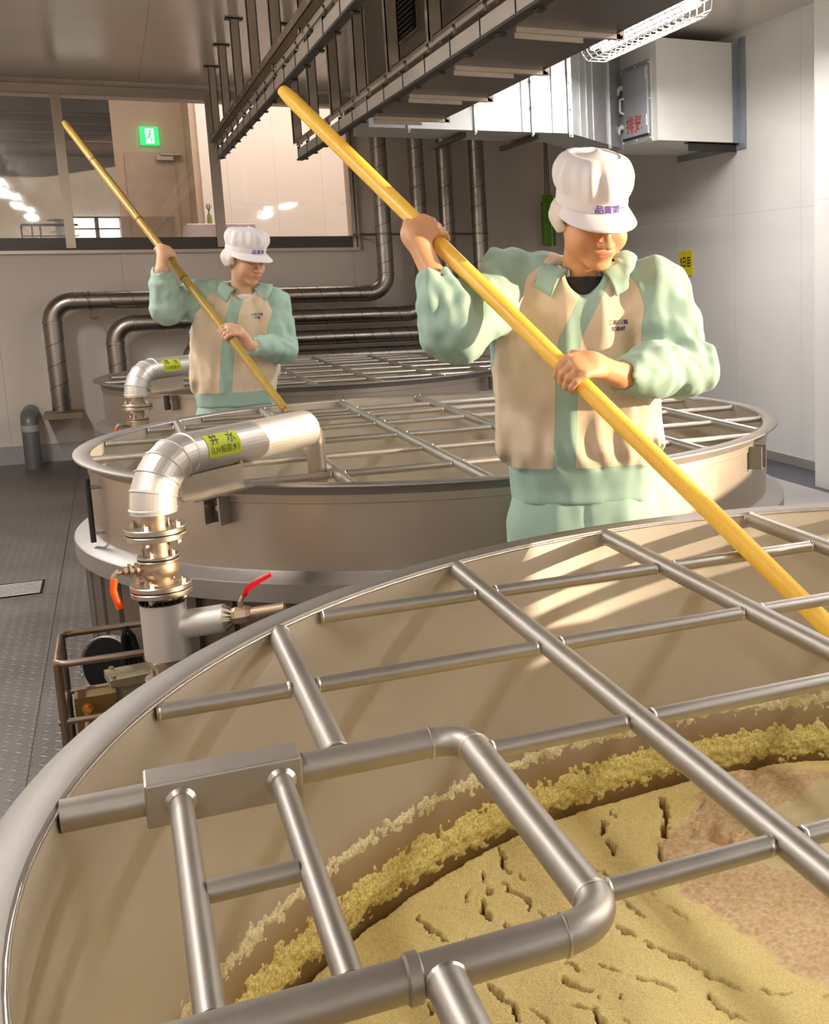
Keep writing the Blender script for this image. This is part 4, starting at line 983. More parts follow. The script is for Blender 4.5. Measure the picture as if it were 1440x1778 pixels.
# ------------------------------------------------------------------ smooth solid modelling for the people
class Field:
    def __init__(s, lo, hi, h):
        s.h = h; s.lo = np.array(lo, np.float64); s.n = np.ceil((np.array(hi)-s.lo)/h).astype(int)+1
        s.d = np.full(s.n, 1.0, np.float32)
    def win(s, lo, hi):
        a = np.clip(np.floor((np.asarray(lo)-s.lo)/s.h).astype(int), 0, s.n-1); b = np.clip(np.ceil((np.asarray(hi)-s.lo)/s.h).astype(int)+1, 1, s.n)
        if (b <= a).any(): return None, None
        ax = [s.lo[i]+np.arange(a[i], b[i])*s.h for i in range(3)]
        P = np.stack(np.meshgrid(*ax, indexing='ij'), -1).astype(np.float32)
        return (slice(a[0], b[0]), slice(a[1], b[1]), slice(a[2], b[2])), P
    def op(s, prim, k=0.01, mode='add'):
        f, lo, hi = prim; m = k+3*s.h
        sl, P = s.win(np.asarray(lo)-m, np.asarray(hi)+m)
        if sl is None: return s
        v = f(P); a = s.d[sl]
        if mode == 'add':
            h = np.clip(k-np.abs(a-v), 0, None)/k; s.d[sl] = np.minimum(a, v)-h*h*k*0.25
        elif mode == 'sub':
            v = -v; h = np.clip(k-np.abs(a-v), 0, None)/k; s.d[sl] = np.maximum(a, v)+h*h*k*0.25
        return s
    def mesh(s):
        d = s.d; sg = d < 0; h = s.h
        c = [sg[i:sg.shape[0]-1+i, j:sg.shape[1]-1+j, k:sg.shape[2]-1+k] for i in (0, 1) for j in (0, 1) for k in (0, 1)]
        anyv = c[0].copy(); allv = c[0].copy()
        for q in c[1:]: anyv |= q; allv &= q
        act = anyv & ~allv; I = np.argwhere(act); idx = -np.ones(act.shape, np.int64); idx[act] = np.arange(len(I))
        corner = np.array([(i, j, k) for i in (0, 1) for j in (0, 1) for k in (0, 1)])
        D = np.stack([d[I[:, 0]+o[0], I[:, 1]+o[1], I[:, 2]+o[2]] for o in corner], 1)
        acc = np.zeros((len(I), 3)); cnt = np.zeros(len(I))
        for a in range(8):
            for b in range(a+1, 8):
                if np.abs(corner[a]-corner[b]).sum() != 1: continue
                m = (D[:, a] < 0) != (D[:, b] < 0); t = np.where(m, D[:, a]/(D[:, a]-D[:, b]+1e-12), 0)
                acc += np.where(m[:, None], corner[a]+(corner[b]-corner[a])*t[:, None], 0); cnt += m
        V = s.lo+(I+acc/cnt[:, None])*h
        F_ = []
        for ax in range(3):
            u, w_ = (ax+1) % 3, (ax+2) % 3
            A = sg; sl0 = [slice(None)]*3; sl1 = [slice(None)]*3; sl0[ax] = slice(0, -1); sl1[ax] = slice(1, None)
            e = A[tuple(sl0)] != A[tuple(sl1)]; E = np.argwhere(e); st_ = A[tuple(sl0)][e]
            ok = (E[:, u] > 0) & (E[:, w_] > 0) & (E[:, u] < d.shape[u]-1) & (E[:, w_] < d.shape[w_]-1); E = E[ok]; st_ = st_[ok]
            def g(du, dw):
                q = E.copy(); q[:, u] += du; q[:, w_] += dw; return idx[q[:, 0], q[:, 1], q[:, 2]]
            Q = np.stack([g(-1, -1), g(0, -1), g(0, 0), g(-1, 0)], 1)
            Q[~st_] = Q[~st_][:, ::-1]; F_.append(Q)
        F_ = np.concatenate(F_); F_ = F_[(F_ >= 0).all(1)]
        return V, F_
def ell(c, r, R=None, k=1.0):
    c = np.array(c, np.float32); r = np.array(r, np.float32); m = float(r.max())
    def f(P):
        p = P-c
        if R is not None: p = p@R.astype(np.float32)
        k0 = np.sqrt(((p/r)**2).sum(-1)); k1 = np.sqrt(((p/(r*r))**2).sum(-1))+1e-6
        return k0*(k0-1)/k1
    return f, c-m, c+m
def capz(a, b, ra, rb):
    a = np.array(a, np.float32); b = np.array(b, np.float32); m = max(ra, rb)
    def f(P):
        ab = b-a; t = np.clip(((P-a)@ab)/(ab@ab+1e-9), 0, 1); return np.sqrt(((P-a-t[..., None]*ab)**2).sum(-1))-(ra+(rb-ra)*t)
    return f, np.minimum(a, b)-m, np.maximum(a, b)+m
def loft(secs):
    """secs: (z, cx, cy, a, b) ellipse sections; smooth column"""
    s_ = np.array(sorted(secs), np.float32); z = s_[:, 0]
    def f(P):
        Z = P[..., 2]; I = [np.interp(Z, z, s_[:, i]).astype(np.float32) for i in range(1, 5)]
        x = (P[..., 0]-I[0])/I[2]; y = (P[..., 1]-I[1])/I[3]
        q = (np.abs(x)**2.3+np.abs(y)**2.3)**(1/2.3); dd = (q-1)*np.minimum(I[2], I[3])
        return np.maximum(dd, np.maximum(z[0]-Z, Z-z[-1]))
    lo = np.array([(s_[:, 1]-s_[:, 3]).min(), (s_[:, 2]-s_[:, 4]).min(), z[0]]); hi = np.array([(s_[:, 1]+s_[:, 3]).max(), (s_[:, 2]+s_[:, 4]).max(), z[-1]])
    return f, lo, hi
def chain(fl, pts, rs, k):
    for i in range(len(pts)-1): fl.op(capz(pts[i], pts[i+1], rs[i], rs[i+1]), k)
def to_obj(name, V, Fq, mats, parent, attrs=(), smooth_it=0):
    me = bpy.data.meshes.new(name); me.from_pydata(V.tolist(), [], Fq.tolist()); me.update()
    for nm, a in attrs:
        at = me.attributes.new(nm, 'FLOAT', 'POINT'); at.data.foreach_set('value', np.asarray(a, np.float32))
    for m in (mats if isinstance(mats, (list, tuple)) else [mats]): me.materials.append(m)
    me.polygons.foreach_set('use_smooth', [True]*len(me.polygons))
    o = bpy.data.objects.new(name, me); COL.objects.link(o)
    if parent is not None: o.parent = parent
    return o
def lap(V, Fq, it=2, lam=0.5):
    n = len(V); e = np.concatenate([Fq[:, [0, 1]], Fq[:, [1, 2]], Fq[:, [2, 3]], Fq[:, [3, 0]]]); e = np.concatenate([e, e[:, ::-1]])
    deg = np.bincount(e[:, 0], minlength=n)[:, None]
    for _ in range(it):
        s_ = np.stack([np.bincount(e[:, 0], weights=V[e[:, 1], i], minlength=n) for i in range(3)], 1); V = V+(s_/np.maximum(deg, 1)-V)*lam
    return V
def unit(v): v = np.asarray(v, float); return v/np.linalg.norm(v)

def cloth_mat(name, a_col, b_col=None, thresh=True):
    m, nt, b = _nt(name); v = coord(nt); n1 = noise(nt, v, 6, 3); n2 = noise(nt, v, 900, 2)
    def tone(c): return ramp(nt, n1, [(0.3, tuple(x*0.94 for x in c)), (0.7, tuple(min(1, x*1.05) for x in c))])
    if b_col is None: c = tone(a_col)
    else:
        g = math_(nt, 'GREATER_THAN', attr(nt, 'green'), 0.0)
        c = mix(nt, g, tone(b_col), tone(a_col))
        st = math_(nt, 'LESS_THAN', math_(nt, 'ABSOLUTE', math_(nt, 'SUBTRACT', attr(nt, 'green'), 0.0015)), 0.0007)
        c = mix(nt, math_(nt, 'MULTIPLY', st, 0.35), c, tuple(x*0.5 for x in a_col))
    nt.links.new(c, b.inputs['Base Color']); b.inputs['Roughness'].default_value = 0.72
    b.inputs['Sheen Weight'].default_value = 0.15
    bump(nt, n2, 0.12, 0.0006, b); return m
GREEN = lin(156, 185, 169); BEIGE = lin(216, 196, 168)
M['jacket'] = cloth_mat('work_jacket_cloth', GREEN, BEIGE)
M['trousers'] = cloth_mat('green_trouser_cloth', GREEN)
M['capcloth'] = cloth_mat('white_cap_cloth', lin(236, 228, 230))
M['net'] = cloth_mat('hair_net_cloth', lin(228, 214, 208))
M['purple'] = plain('purple_lettering', lin(92, 66, 170), 0.6)
M['navy'] = plain('navy_lettering', lin(52, 36, 88), 0.6)
M['tee_k'] = cloth_mat('black_undershirt', (0.012, 0.012, 0.016)); M['tee_w'] = cloth_mat('white_undershirt', lin(232, 226, 222))
def skin_mat(name, col):
    m, nt, b = _nt(name); v = coord(nt); n1 = noise(nt, v, 14, 4)
    c = ramp(nt, n1, [(0.3, tuple(x*0.92 for x in col)), (0.7, tuple(min(1, x*1.06) for x in col))])
    c = mix(nt, math_(nt, 'MULTIPLY', attr(nt, 'lip'), 0.6), c, lin(186, 96, 80)); c = mix(nt, attr(nt, 'hair'), c, (0.02, 0.014, 0.01)); c = mix(nt, math_(nt, 'MULTIPLY', attr(nt, 'blush'), 0.35), c, lin(206, 112, 84))
    c = mix(nt, attr(nt, 'shoe'), c, (0.75, 0.74, 0.72))
    nt.links.new(c, b.inputs['Base Color']); b.inputs['Roughness'].default_value = 0.5
    b.inputs['Subsurface Weight'].default_value = 0.12; b.inputs['Subsurface Scale'].default_value = 0.01; b.inputs['Subsurface Radius'].default_value = (1.0, 0.4, 0.25)
    return m

def person(cfg):
    U_ = 0.57
    D0 = cfg['D']*U_; rx, ry = cfg['ref']
    base = CAM+ray(rx, ry)*D0; org = np.array([base[0], base[1], 0.0])
    th = math.atan2(base[0], base[1]); X = np.array([math.cos(th), -math.sin(th), 0]); Y = np.array([math.sin(th), math.cos(th), 0])
    R = np.stack([X, Y, np.array([0, 0, 1.0])], 1)      # local -> world
    def L(x, y, dy=0.0):
        """local point seen at pixel (x, y), dy metres beyond the body plane"""
        d = ray(x, y); dl = R.T@d; cl = R.T@(CAM-org); t = (dy-cl[1])/dl[1]; return cl+dl*t
    def W(p): return org+R@np.asarray(p)
    sc = cfg['scale']
    skin = skin_mat('skin_'+cfg['key'], cfg['skin'])
    # --- head frame
    hy, hp, hr = (math.radians(a) for a in cfg['head_rot'])
    fwd = np.array([math.sin(hy)*math.cos(hp), -math.cos(hy)*math.cos(hp), -math.sin(hp)])
    rt = unit(np.cross(np.array([0, 0, 1.0]), fwd)); rt = rt if rt[0] > 0 else -rt
    up = unit(np.cross(fwd, rt)); up = up if up[2] > 0 else -up
    rt, up = rt*math.cos(hr)+up*math.sin(hr), up*math.cos(hr)-rt*math.sin(hr)
    H = np.stack([rt, fwd, up], 1); Hc = L(*cfg['head'])
    hs = cfg['head_scale']
    def h(p): return Hc+H@(np.asarray(p, float)*hs)
    def he(p, r, k=None): return ell(h(p), np.array(r)*hs, H)
    def hc_(a, b, ra, rb): return capz(h(a), h(b), ra*hs, rb*hs)
    pole0, pole1, pr = cfg['pole']  # local points and radius
    pa = unit(pole1-pole0)
    def grip(f, pt, wrist, side):
        n_cam = np.array([0, -1.0, 0]); t = pt-wrist; t = t-pa*(t@pa); t = unit(t); n = unit(np.cross(pa, t)); n = n if n@n_cam > 0 else -n
        # n: from pole towards the camera; t: finger direction, away from the wrist
        a = pa*side; hs2 = cfg['hand_scale']
        q = lambda ph, rr, o: pt+(n*math.cos(ph)+t*math.sin(ph))*rr+a*o
        palm = pt+n*(pr+0.013)-t*0.022
        Rm = np.stack([a, t, n], 1)
        f.op(ell(palm, np.array([0.043, 0.046, 0.017])*hs2, Rm), 0.012)
        f.op(ell(pt+n*(pr+0.012)-t*0.045+a*-0.012, np.array([0.030, 0.03, 0.018])*hs2, Rm), 0.012)
        f.op(capz(palm-t*0.02, wrist, 0.026*hs2, 0.028*hs2), 0.018)
        for i, (o, rr, ln) in enumerate(((0.031, 0.0088, 1.0), (0.0105, 0.0094, 1.12), (-0.0105, 0.0090, 1.05), (-0.031, 0.0078, 0.85))):
            o *= hs2; rr *= hs2; Rr = pr+rr*0.9
            angs = [0.25, 1.15*ln+0.1, 2.1*ln, 2.9*ln]
            pts = [pt+n*(pr+0.010)-t*0.005+a*o]+[q(g, Rr+(0.004 if j in (0,) else 0.001), o*(1-0.05*j)) for j, g in enumerate(angs)]
            chain(f, pts, [rr*1.1, rr*1.12, rr, rr*0.94, rr*0.78], 0.004)
        # thumb from the side of the palm base, round the other way
        tb0 = pt+n*(pr+0.010)-t*0.040+a*0.028; tb1 = q(-0.9, pr+0.016, 0.046*hs2); tb2 = q(-1.7, pr+0.012, 0.050*hs2); tb3 = q(-2.4, pr+0.010, 0.040*hs2)
        chain(f, [tb0, tb1, tb2, tb3], [0.014*hs2, 0.0125*hs2, 0.0112*hs2, 0.0092*hs2], 0.007)
    # --- joints
    J = {k: L(*v) for k, v in cfg['joints'].items()}
    gR = pole0+pa*((L(*cfg['gripR'])-pole0)@pa); gL = pole0+pa*((L(*cfg['gripL'])-pole0)@pa)
    # ---------------- body (one continuous surface)
    allp = np.array([*J.values(), gR, gL, Hc]); lo = allp.min(0)-0.22; hi = allp.max(0)+0.22; lo[2] = 0.0-0.004
    f = Field(lo, hi, cfg['h_body'])
    secs = [(L(x, y, dy)[2], L(x, y, dy)[0], dy, a*sc, b_*sc) for x, y, dy, a, b_ in cfg['torso_body']]
    f.op(loft(secs), 0.02)
    hips = J['hip']; hipw = 0.085*sc
    for s_ in (-1, 1):
        hp_ = hips+np.array([s_*hipw, 0, 0]); kn = np.array([hips[0]+s_*0.11*sc, hips[1]-0.03, hips[2]*0.52]); an = np.array([hips[0]+s_*0.12*sc, hips[1]+0.03, 0.08])
        chain(f, [hp_, kn, an], [0.075*sc, 0.05*sc, 0.038*sc], 0.02)
        f.op(capz(an+np.array([0, 0.02, -0.035]), an+np.array([0, -0.15, -0.045]), 0.042*sc, 0.034*sc), 0.02)
    nb = J['neck']
    f.op(capz(nb+np.array([0, 0, -0.03]), h((0, -0.02, -0.05)), 0.062*sc, 0.052*hs), 0.02)
    for s_, e_, w_ in (('sR', 'eR', 'wR'), ('sL', 'eL', 'wL')):
        chain(f, [J[s_], J[e_], J[w_]], [0.045*sc, 0.037*sc, 0.026*sc], 0.02)
    f.op(he((0, -0.012, 0.025), (0.078, 0.098, 0.096)), 0.01)
    f.op(he((0, 0.022, -0.045), (cfg['jaw']*0.062, 0.070, 0.066)), 0.03)
    f.op(he((0, 0.070, -0.098), (0.026*cfg['jaw'], 0.022, 0.019)), 0.025)
    for s_ in (-1, 1):
        f.op(he((s_*0.038*cfg['jaw'], 0.055, -0.032), (0.030, 0.034, 0.034)), 0.02)
        f.op(he((s_*0.030, 0.083, 0.034), (0.026, 0.012, 0.009)), 0.015)
        f.op(he((s_*0.031, 0.103, 0.012), (0.019, 0.012, 0.011)), 0.012, 'sub')
        f.op(he((s_*0.031, 0.078, 0.010), (0.0155, 0.0145, 0.0125)), 0.004)
        f.op(he((s_*0.031, 0.087, 0.006), (0.0140, 0.008, 0.0035)), 0.003)
    f.op(hc_((0, 0.088, 0.020), (0, 0.113, -0.024), 0.0078, 0.0112), 0.010)
    f.op(he((0, 0.116, -0.030), (0.0145, 0.014, 0.0115)), 0.006)
    for s_ in (-1, 1):
        f.op(he((s_*0.0160, 0.103, -0.033), (0.0085, 0.0115, 0.0085)), 0.004)
        f.op(he((s_*0.0070, 0.107, -0.0425), (0.0042, 0.006, 0.003)), 0.002, 'sub')
    f.op(he((0, 0.086, -0.062), (0.030, 0.014, 0.018)), 0.014)
    f.op(he((0, 0.0950, -0.0580), (0.0220, 0.0065, 0.0042)), 0.005)
    f.op(he((0, 0.0935, -0.0665), (0.0180, 0.0068, 0.0048)), 0.005)
    f.op(he((0, 0.1010, -0.0622), (0.0225, 0.0060, 0.0010)), 0.002, 'sub')
    for s_ in (-1, 1):
        f.op(he((s_*0.082, -0.008, -0.004), (0.007, 0.019, 0.031)), 0.006); f.op(he((s_*0.089, -0.004, 0.0), (0.005, 0.010, 0.019)), 0.004, 'sub')
    grip(f, gR, J['wR'], cfg['sideR']); grip(f, gL, J['wL'], cfg['sideL'])
    V, Q = f.mesh(); V = lap(V, Q, 1, 0.4)
    hl = ((V-Hc)@H)/hs
    lip = np.clip(1.2-np.sqrt((hl[:, 0]/0.021)**2+((hl[:, 2]+0.0625)/0.0098)**2), 0, 0.2)/0.2*(hl[:, 1] > 0.085)
    brow = np.zeros(len(V)); 
    for s_ in (-1, 1):
        bx_ = (hl[:, 0]*s_-0.031)/0.019; bz = (hl[:, 2]-0.037+0.006*np.clip(bx_, -1, 1)**2)/0.0042; brow = np.maximum(brow, np.clip(1.3-np.sqrt(bx_**4+bz**2), 0, 0.4)/0.4*(hl[:, 1] > 0.05))
        lx = (hl[:, 0]*s_-0.031)/0.0155; lz = (hl[:, 2]-0.0035+0.004*(1-lx**2))/0.0020; brow = np.maximum(brow, 0.9*np.clip(1.3-np.sqrt(lx**4+lz**2), 0, 0.4)/0.4*(hl[:, 1] > 0.07))
    hair = np.maximum(brow, ((hl[:, 2] > 0.03+0.55*np.clip(hl[:, 1], -1, 1)) & (hl[:, 1] < 0.045) & (np.abs(hl[:, 0]) < 0.2) & (hl[:, 2] < 0.2) & (hl[:, 2] > -0.03)).astype(float))
    blush = np.clip(1-np.sqrt(((np.abs(hl[:, 0])-0.036)/0.028)**2+((hl[:, 2]+0.028)/0.028)**2), 0, 1)*(hl[:, 1] > 0.03)
    blush = np.maximum(blush, np.clip(1-np.linalg.norm(hl-np.array([0, 0.112, -0.03]), axis=1)/0.02, 0, 1))
    shoe = (V[:, 2] < 0.10).astype(float)
    Wv = org+V@R.T
    o = to_obj('person', Wv-org, Q, skin, None, (('lip', lip), ('hair', hair), ('blush', blush), ('shoe', shoe)))
    o.location = org; tag(o, cfg['label'], 'person')
    def sub(name, V, Q, mats, attrs=(), parent=o):
        return to_obj(name, (np.asarray(V)@R.T), Q, mats, parent, attrs)
    # ---------------- jacket
    tb = [(L(x, y, dy)[2], L(x, y, dy)[0], dy, a, b_) for x, y, dy, a, b_ in [(x, y, dy, wpx*cfg['mpp'], b_) for x, y, dy, wpx, b_ in cfg['jacket']]]
    tz = np.array(sorted(tb))
    arms = cfg['sleeve']
    flo = allp.min(0)-0.16; fhi = allp.max(0)+0.16; flo[2] = min(t[0] for t in tb)-0.02; fhi[2] = max(J['sR'][2], J['sL'][2], J['wR'][2], J['neck'][2])+0.16
    fj = Field(flo, fhi, cfg['h_cloth'])
    fj.op(loft(tb), 0.02)
    armprims = []
    for s_, e_, w_, rr in (('sR', 'eR', 'wR', arms['R']), ('sL', 'eL', 'wL', arms['L'])):
        S_, E_, W_ = J[s_], J[e_], J[w_]
        inn = J['neck']*0.45+S_*0.55+np.array([0, 0, -0.035*sc])
        cuff = W_+(E_-W_)*0.06
        pts = [inn, S_, S_*0.5+E_*0.5, E_, E_*0.45+W_*0.55, cuff]
        for i in range(5): fj.op(capz(pts[i], pts[i+1], rr[i], rr[i+1]), 0.045 if i < 2 else 0.03)
        armprims += [capz(pts[i], pts[i+1], rr[i], rr[i+1])[0] for i in range(1, 5)]
        # open cuff: hollow end
        dcf = unit(W_-E_); fj.op(capz(cuff+dcf*0.030, cuff+dcf*(rr[5]+0.05), rr[5]*0.74, rr[5]*1.5), 0.004, 'sub')
    for s_ in ('sR', 'sL'): fj.op(capz(J['neck']+np.array([0, 0.01, -0.03]), J[s_], 0.062*sc, arms['R'][1]*0.95), 0.04)
    # neck opening
    fj.op(capz(J['neck']+np.array([0, -0.015, 0.0]), J['neck']+np.array([0, -0.03, 0.2]), 0.060*sc, 0.10*sc), 0.01, 'sub')
    vq = L(*cfg['vneck']); fj.op(capz(J['neck']+np.array([0, -0.02, 0.03]), vq, 0.064*sc, 0.030*sc), 0.008, 'sub')
    # folds: creases across bent elbows, drag lines from the armpits, blousing above the band
    sl, P = fj.win(flo, fhi)
    near = np.abs(fj.d) < 0.05
    Pn = P[near]
    w_ = np.zeros(len(Pn), np.float32)
    dA = np.full(len(Pn), 9.0, np.float32); tA = np.zeros(len(Pn), np.float32)
    for (s_, e_, wq) in (('sR', 'eR', 'wR'), ('sL', 'eL', 'wL')):
        S_, E_, W_ = (J[q].astype(np.float32) for q in (s_, e_, wq))
        dd = np.linalg.norm(Pn-E_, axis=1); r_ = dd
        wgt = np.exp(-(dd/0.16)**2)
        # creases fan out of the inner elbow
        inner = (S_+W_)/2-E_; inner = inner/np.linalg.norm(inner)
        v_ = Pn-E_; ax1 = unit(W_-S_).astype(np.float32)
        sa = v_@ax1; ci = v_@inner.astype(np.float32)
        w_ += wgt*0.0055*np.sin(sa*(150-600*ci)+5*vnoise(Pn, 7, 3)+2*vnoise(Pn, 20, 6))*np.clip(0.55+ci/0.07, 0.2, 1.3)
        for A_, B_ in ((S_, E_), (E_, W_)):
            q_ = ((A_+B_)/2).astype(np.float32); dr = unit(B_-A_).astype(np.float32); al = (Pn-q_)@dr
            w_ += np.exp(-(np.linalg.norm(Pn-q_, axis=1)/0.12)**2)*0.0035*np.sin(al*95+6*vnoise(Pn, 6, 12)+3*vnoise(Pn, 14, 1))
        w_ += np.exp(-((np.linalg.norm(Pn-(S_+E_)/2, axis=1))/0.13)**2)*0.007*vnoise(Pn*np.array([1, 1, 0.6], np.float32), 16, 4)
    body = np.exp(-((Pn[:, 0]-J['neck'][0])/0.22)**2)
    w_ += 0.012*vnoise(Pn*np.array([2.4, 1.5, 0.55], np.float32), 9, 7)+0.0055*vnoise(Pn*np.array([2.2, 1.6, 0.8], np.float32), 20, 2)
    zb0 = L(rx, cfg['band_px'], 0)[2]
    w_ += 0.007*np.exp(-((Pn[:, 2]-zb0-0.035)/0.05)**2)*np.sin(Pn[:, 0]*85+4*vnoise(Pn, 7, 9))
    w_ *= np.where(Pn[:, 2] < zb0-0.005, 0.3, 1.0)
    fj.d[near] += w_
    V, Q = fj.mesh(); V = lap(V, Q, 2, 0.5)
    # colour regions: beige body panels; green raglan sleeves, shoulders, placket and waistband
    def curve(pts, dy=-0.12): 
        q = np.array([L(x, y, dy) for x, y in pts]); q = q[np.argsort(q[:, 2])]; return lambda z: np.interp(z, q[:, 2], q[:, 0])
    lx_, rx_, pc = curve(cfg['raglanL']), curve(cfg['raglanR']), curve(cfg['placket'])
    Vz = V[:, 2]; Vx = V[:, 0]
    g = np.maximum(lx_(Vz)-Vx, Vx-rx_(Vz))
    back = V[:, 1] > J['neck'][1]+0.02
    plw = cfg['placket_w']/2
    gp = np.where(back, -1, plw-np.abs(Vx-pc(Vz)))
    g = np.maximum(g, gp)
    g = np.maximum(g, zb0+cfg.get('band_curve', 0)*((Vx-J['neck'][0])/0.2)**2-Vz)
    V32 = V.astype(np.float32); arm_d = np.min([a(V32) for a in armprims], axis=0); tor_d = loft(tb)[0](V32)
    g = np.maximum(g, (tor_d-arm_d)-0.004)
    jo = sub('jacket', V, Q, M['jacket'], (('green', g),))
    # ---------------- collar: two flaps folded over
    from mathutils.bvhtree import BVHTree
    bvj = BVHTree.FromPolygons([tuple(p) for p in V], [tuple(int(i) for i in q) for q in Q])
    def hug(p, off):
        q = bvj.find_nearest(Vector(p)); inside = (Vector(p)-q[0]).dot(q[1]) < off
        return tuple(q[0]+q[1]*off) if (inside or q[3] < 0.05) else p
    nk = J['neck']; ck = MB(); n = 44; COLROWS = []
    topz, r0 = nk[2]+0.018*sc, 0.066*sc
    for sgn in (-1, 1):
        rows = []
        for i in range(n+1):
            t = i/n; a = math.pi*0.5-sgn*0+0  # start at the back
            ang = math.radians(90+sgn*(-1)*(0+t*150))
            # local: angle 90 = back (+Y); sweep to the front
            c, s_ = math.cos(ang), math.sin(ang)
            open_ = t**3*0.030*sc
            fx, fy = nk[0]+c*(r0+0.004)+sgn*0.0, nk[1]-0.012+s_*(r0*0.98)
            z1 = topz-0.022*sc*t**2.0+0.006
            flap = (0.046+0.016*t**3)*sc; out = (0.030+0.034*t)*sc
            sh = sgn*0.022*sc*t**4
            p_in = (fx*1.0+0, fy, z1-0.035*sc); p_top = (fx, fy, z1)
            p_mid = (nk[0]+c*(r0+out*0.55)+sh*0.5, nk[1]-0.012+s_*(r0+out*0.55), z1-flap*0.35)
            p_out = (nk[0]+c*(r0+out)+sh, nk[1]-0.012+s_*(r0+out*0.95), z1-flap)
            p_q1 = hug(tuple((np.array(p_top)+np.array(p_mid))/2), 0.010); p_mid = hug(p_mid, 0.012); p_q2 = hug(tuple((np.array(p_mid)+np.array(p_out))/2), 0.012); p_out = hug(p_out, 0.009)
            rows.append([p_in, p_top, p_q1, p_mid, p_q2, p_out])
        COLROWS.append(rows); Vv = [p for r_ in rows for p in r_]; Fv = [(i*6+j, i*6+j+1, (i+1)*6+j+1, (i+1)*6+j) for i in range(n) for j in range(5)]
        ck.add(Vv, Fv)
    me_v = np.array(ck.v); co = to_obj('collar', me_v@R.T, np.array(ck.f), M['trousers'], jo)
    sm_ = co.modifiers.new('s', 'SOLIDIFY'); sm_.thickness = 0.004; sm_.offset = 0
    # undershirt seen in the neck opening
    tf = Field(nk-0.12, nk+0.12, cfg['h_cloth']); tf.op(capz(nk+np.array([0, 0.0, -0.08]), nk+np.array([0, -0.014, cfg['tee_h']]), 0.082*sc, 0.069*sc), 0.01)
    fcut = nk+np.array([0, -0.01, cfg['tee_h']+0.045]); tf.op(ell(fcut, (0.11, 0.11, 0.05)), 0.006, 'sub')
    tv, tq = tf.mesh(); sub('undershirt', tv, tq, M[cfg['tee']])
    # jacket lettering on the wearer's left breast
    tx, ty = cfg['logo']; lc = L(tx, ty, 0)
    def surf_y(x, z):
        m = (np.abs(V[:, 0]-x) < 0.012) & (np.abs(V[:, 2]-z) < 0.012); return V[m][:, 1].min() if m.any() else -0.13
    bv = bvj
    def proj(x, z, off=0.0008, bvh=bv, y0=-0.6):
        hit = bvh.ray_cast(Vector((x, y0, z)), Vector((0, 1, 0)))
        return (x, (hit[0].y if hit[0] is not None else -0.12)-off, z)
    for body_, dz, sz in cfg['logo_text']:
        v_, f_ = text_mesh(body_, sz, 0, 0.0002)
        # px target is measured at the body surface
        cs = L(tx, ty, -0.12)
        pts = [proj(cs[0]+x, cs[2]+dz+y) for x, y, z in v_]
        if pts:
            me = bpy.data.meshes.new('lettering'); me.from_pydata([tuple(R@np.array(p)) for p in pts], [], f_); me.materials.append(M['navy'])
            lo_ = bpy.data.objects.new('lettering', me); COL.objects.link(lo_); lo_.parent = jo
    # ---------------- trousers
    ft_lo = np.array([hips[0]-0.32, hips[1]-0.25, 0.05]); ft_hi = np.array([hips[0]+0.32, hips[1]+0.25, max(t[0] for t in tb if True)*0+zb0+0.06])
    ftr = Field(ft_lo, ft_hi, cfg['h_cloth']*1.2)
    tr = [(L(x, y, dy)[2], L(x, y, dy)[0], dy, wpx*cfg['mpp'], b_) for x, y, dy, wpx, b_ in cfg['trouser']]
    ftr.op(loft(tr), 0.03)
    for s_ in (-1, 1):
        hp_ = hips+np.array([s_*hipw*1.05, 0, 0]); kn = np.array([hips[0]+s_*0.115*sc, hips[1]-0.03, hips[2]*0.52]); an = np.array([hips[0]+s_*0.125*sc, hips[1]+0.03, 0.10])
        chain(ftr, [hp_, kn, an], [0.108*sc, 0.092*sc, 0.088*sc], 0.02)
    sl, P = ftr.win(ft_lo, ft_hi); near = np.abs(ftr.d) < 0.05; Pn = P[near]
    ftr.d[near] += 0.006*vnoise(Pn*np.array([2.5, 1.5, 0.5], np.float32), 9, 5)+0.003*vnoise(Pn*np.array([1.5, 1.5, 1], np.float32), 22, 8)+0.006*np.exp(-((Pn[:, 0]-hips[0])/0.006)**2)
    V2, Q2 = ftr.mesh(); V2 = lap(V2, Q2, 2, 0.5); sub('trousers', V2, Q2, M['trousers'])
    # ---------------- cap
    cs_ = cfg['cap']; n = 96
    def cap_pt(a, r, z, ex=1.0):
        # a = 0 at the front; elliptical plan
        return h((math.sin(a)*0.087*r, -0.010+math.cos(a)*0.110*r*ex, z+cs_['lift']))
    prof = [(1.000, 0.030), (1.012, 0.034), (1.010, 0.064), (1.000, 0.068), (1.05, 0.078), (1.10, 0.098), (1.11, 0.120), (1.06, 0.145), (0.93, 0.166), (0.72, 0.176), (0.66, 0.176), (0.655, 0.171), (0.55, 0.174), (0.30, 0.181), (0.001, 0.183)]
    cv, cf = [], []
    for j, (r, z) in enumerate(prof):
        for k in range(n):
            a = 2*math.pi*k/n; rr = r; zz = z
            tilt = 0.010*math.cos(a)      # band sits lower at the back
            pl_ = 0.0
            if 4 <= j <= 9: pl_ = 0.020*math.sin(a*9+0.7)*math.sin((j-3)/7*math.pi)+0.016*math.sin(a*15+2.0+j*0.3)*math.sin((j-3)/7*math.pi)+0.012*math.sin(a*4+j*0.5)
            cv.append(cap_pt(a, rr*(1+pl_*cs_['pleat']), zz*cs_['tall']+tilt))
    for j in range(len(prof)-1):
        for k in range(n): cf.append((j*n+k, j*n+(k+1) % n, (j+1)*n+(k+1) % n, (j+1)*n+k))
    co_ = to_obj('cap', np.array(cv)@R.T, np.array(cf), M['capcloth'], o)
    sb = co_.modifiers.new('sub', 'SUBSURF'); sb.levels = 1; sb.render_levels = 1
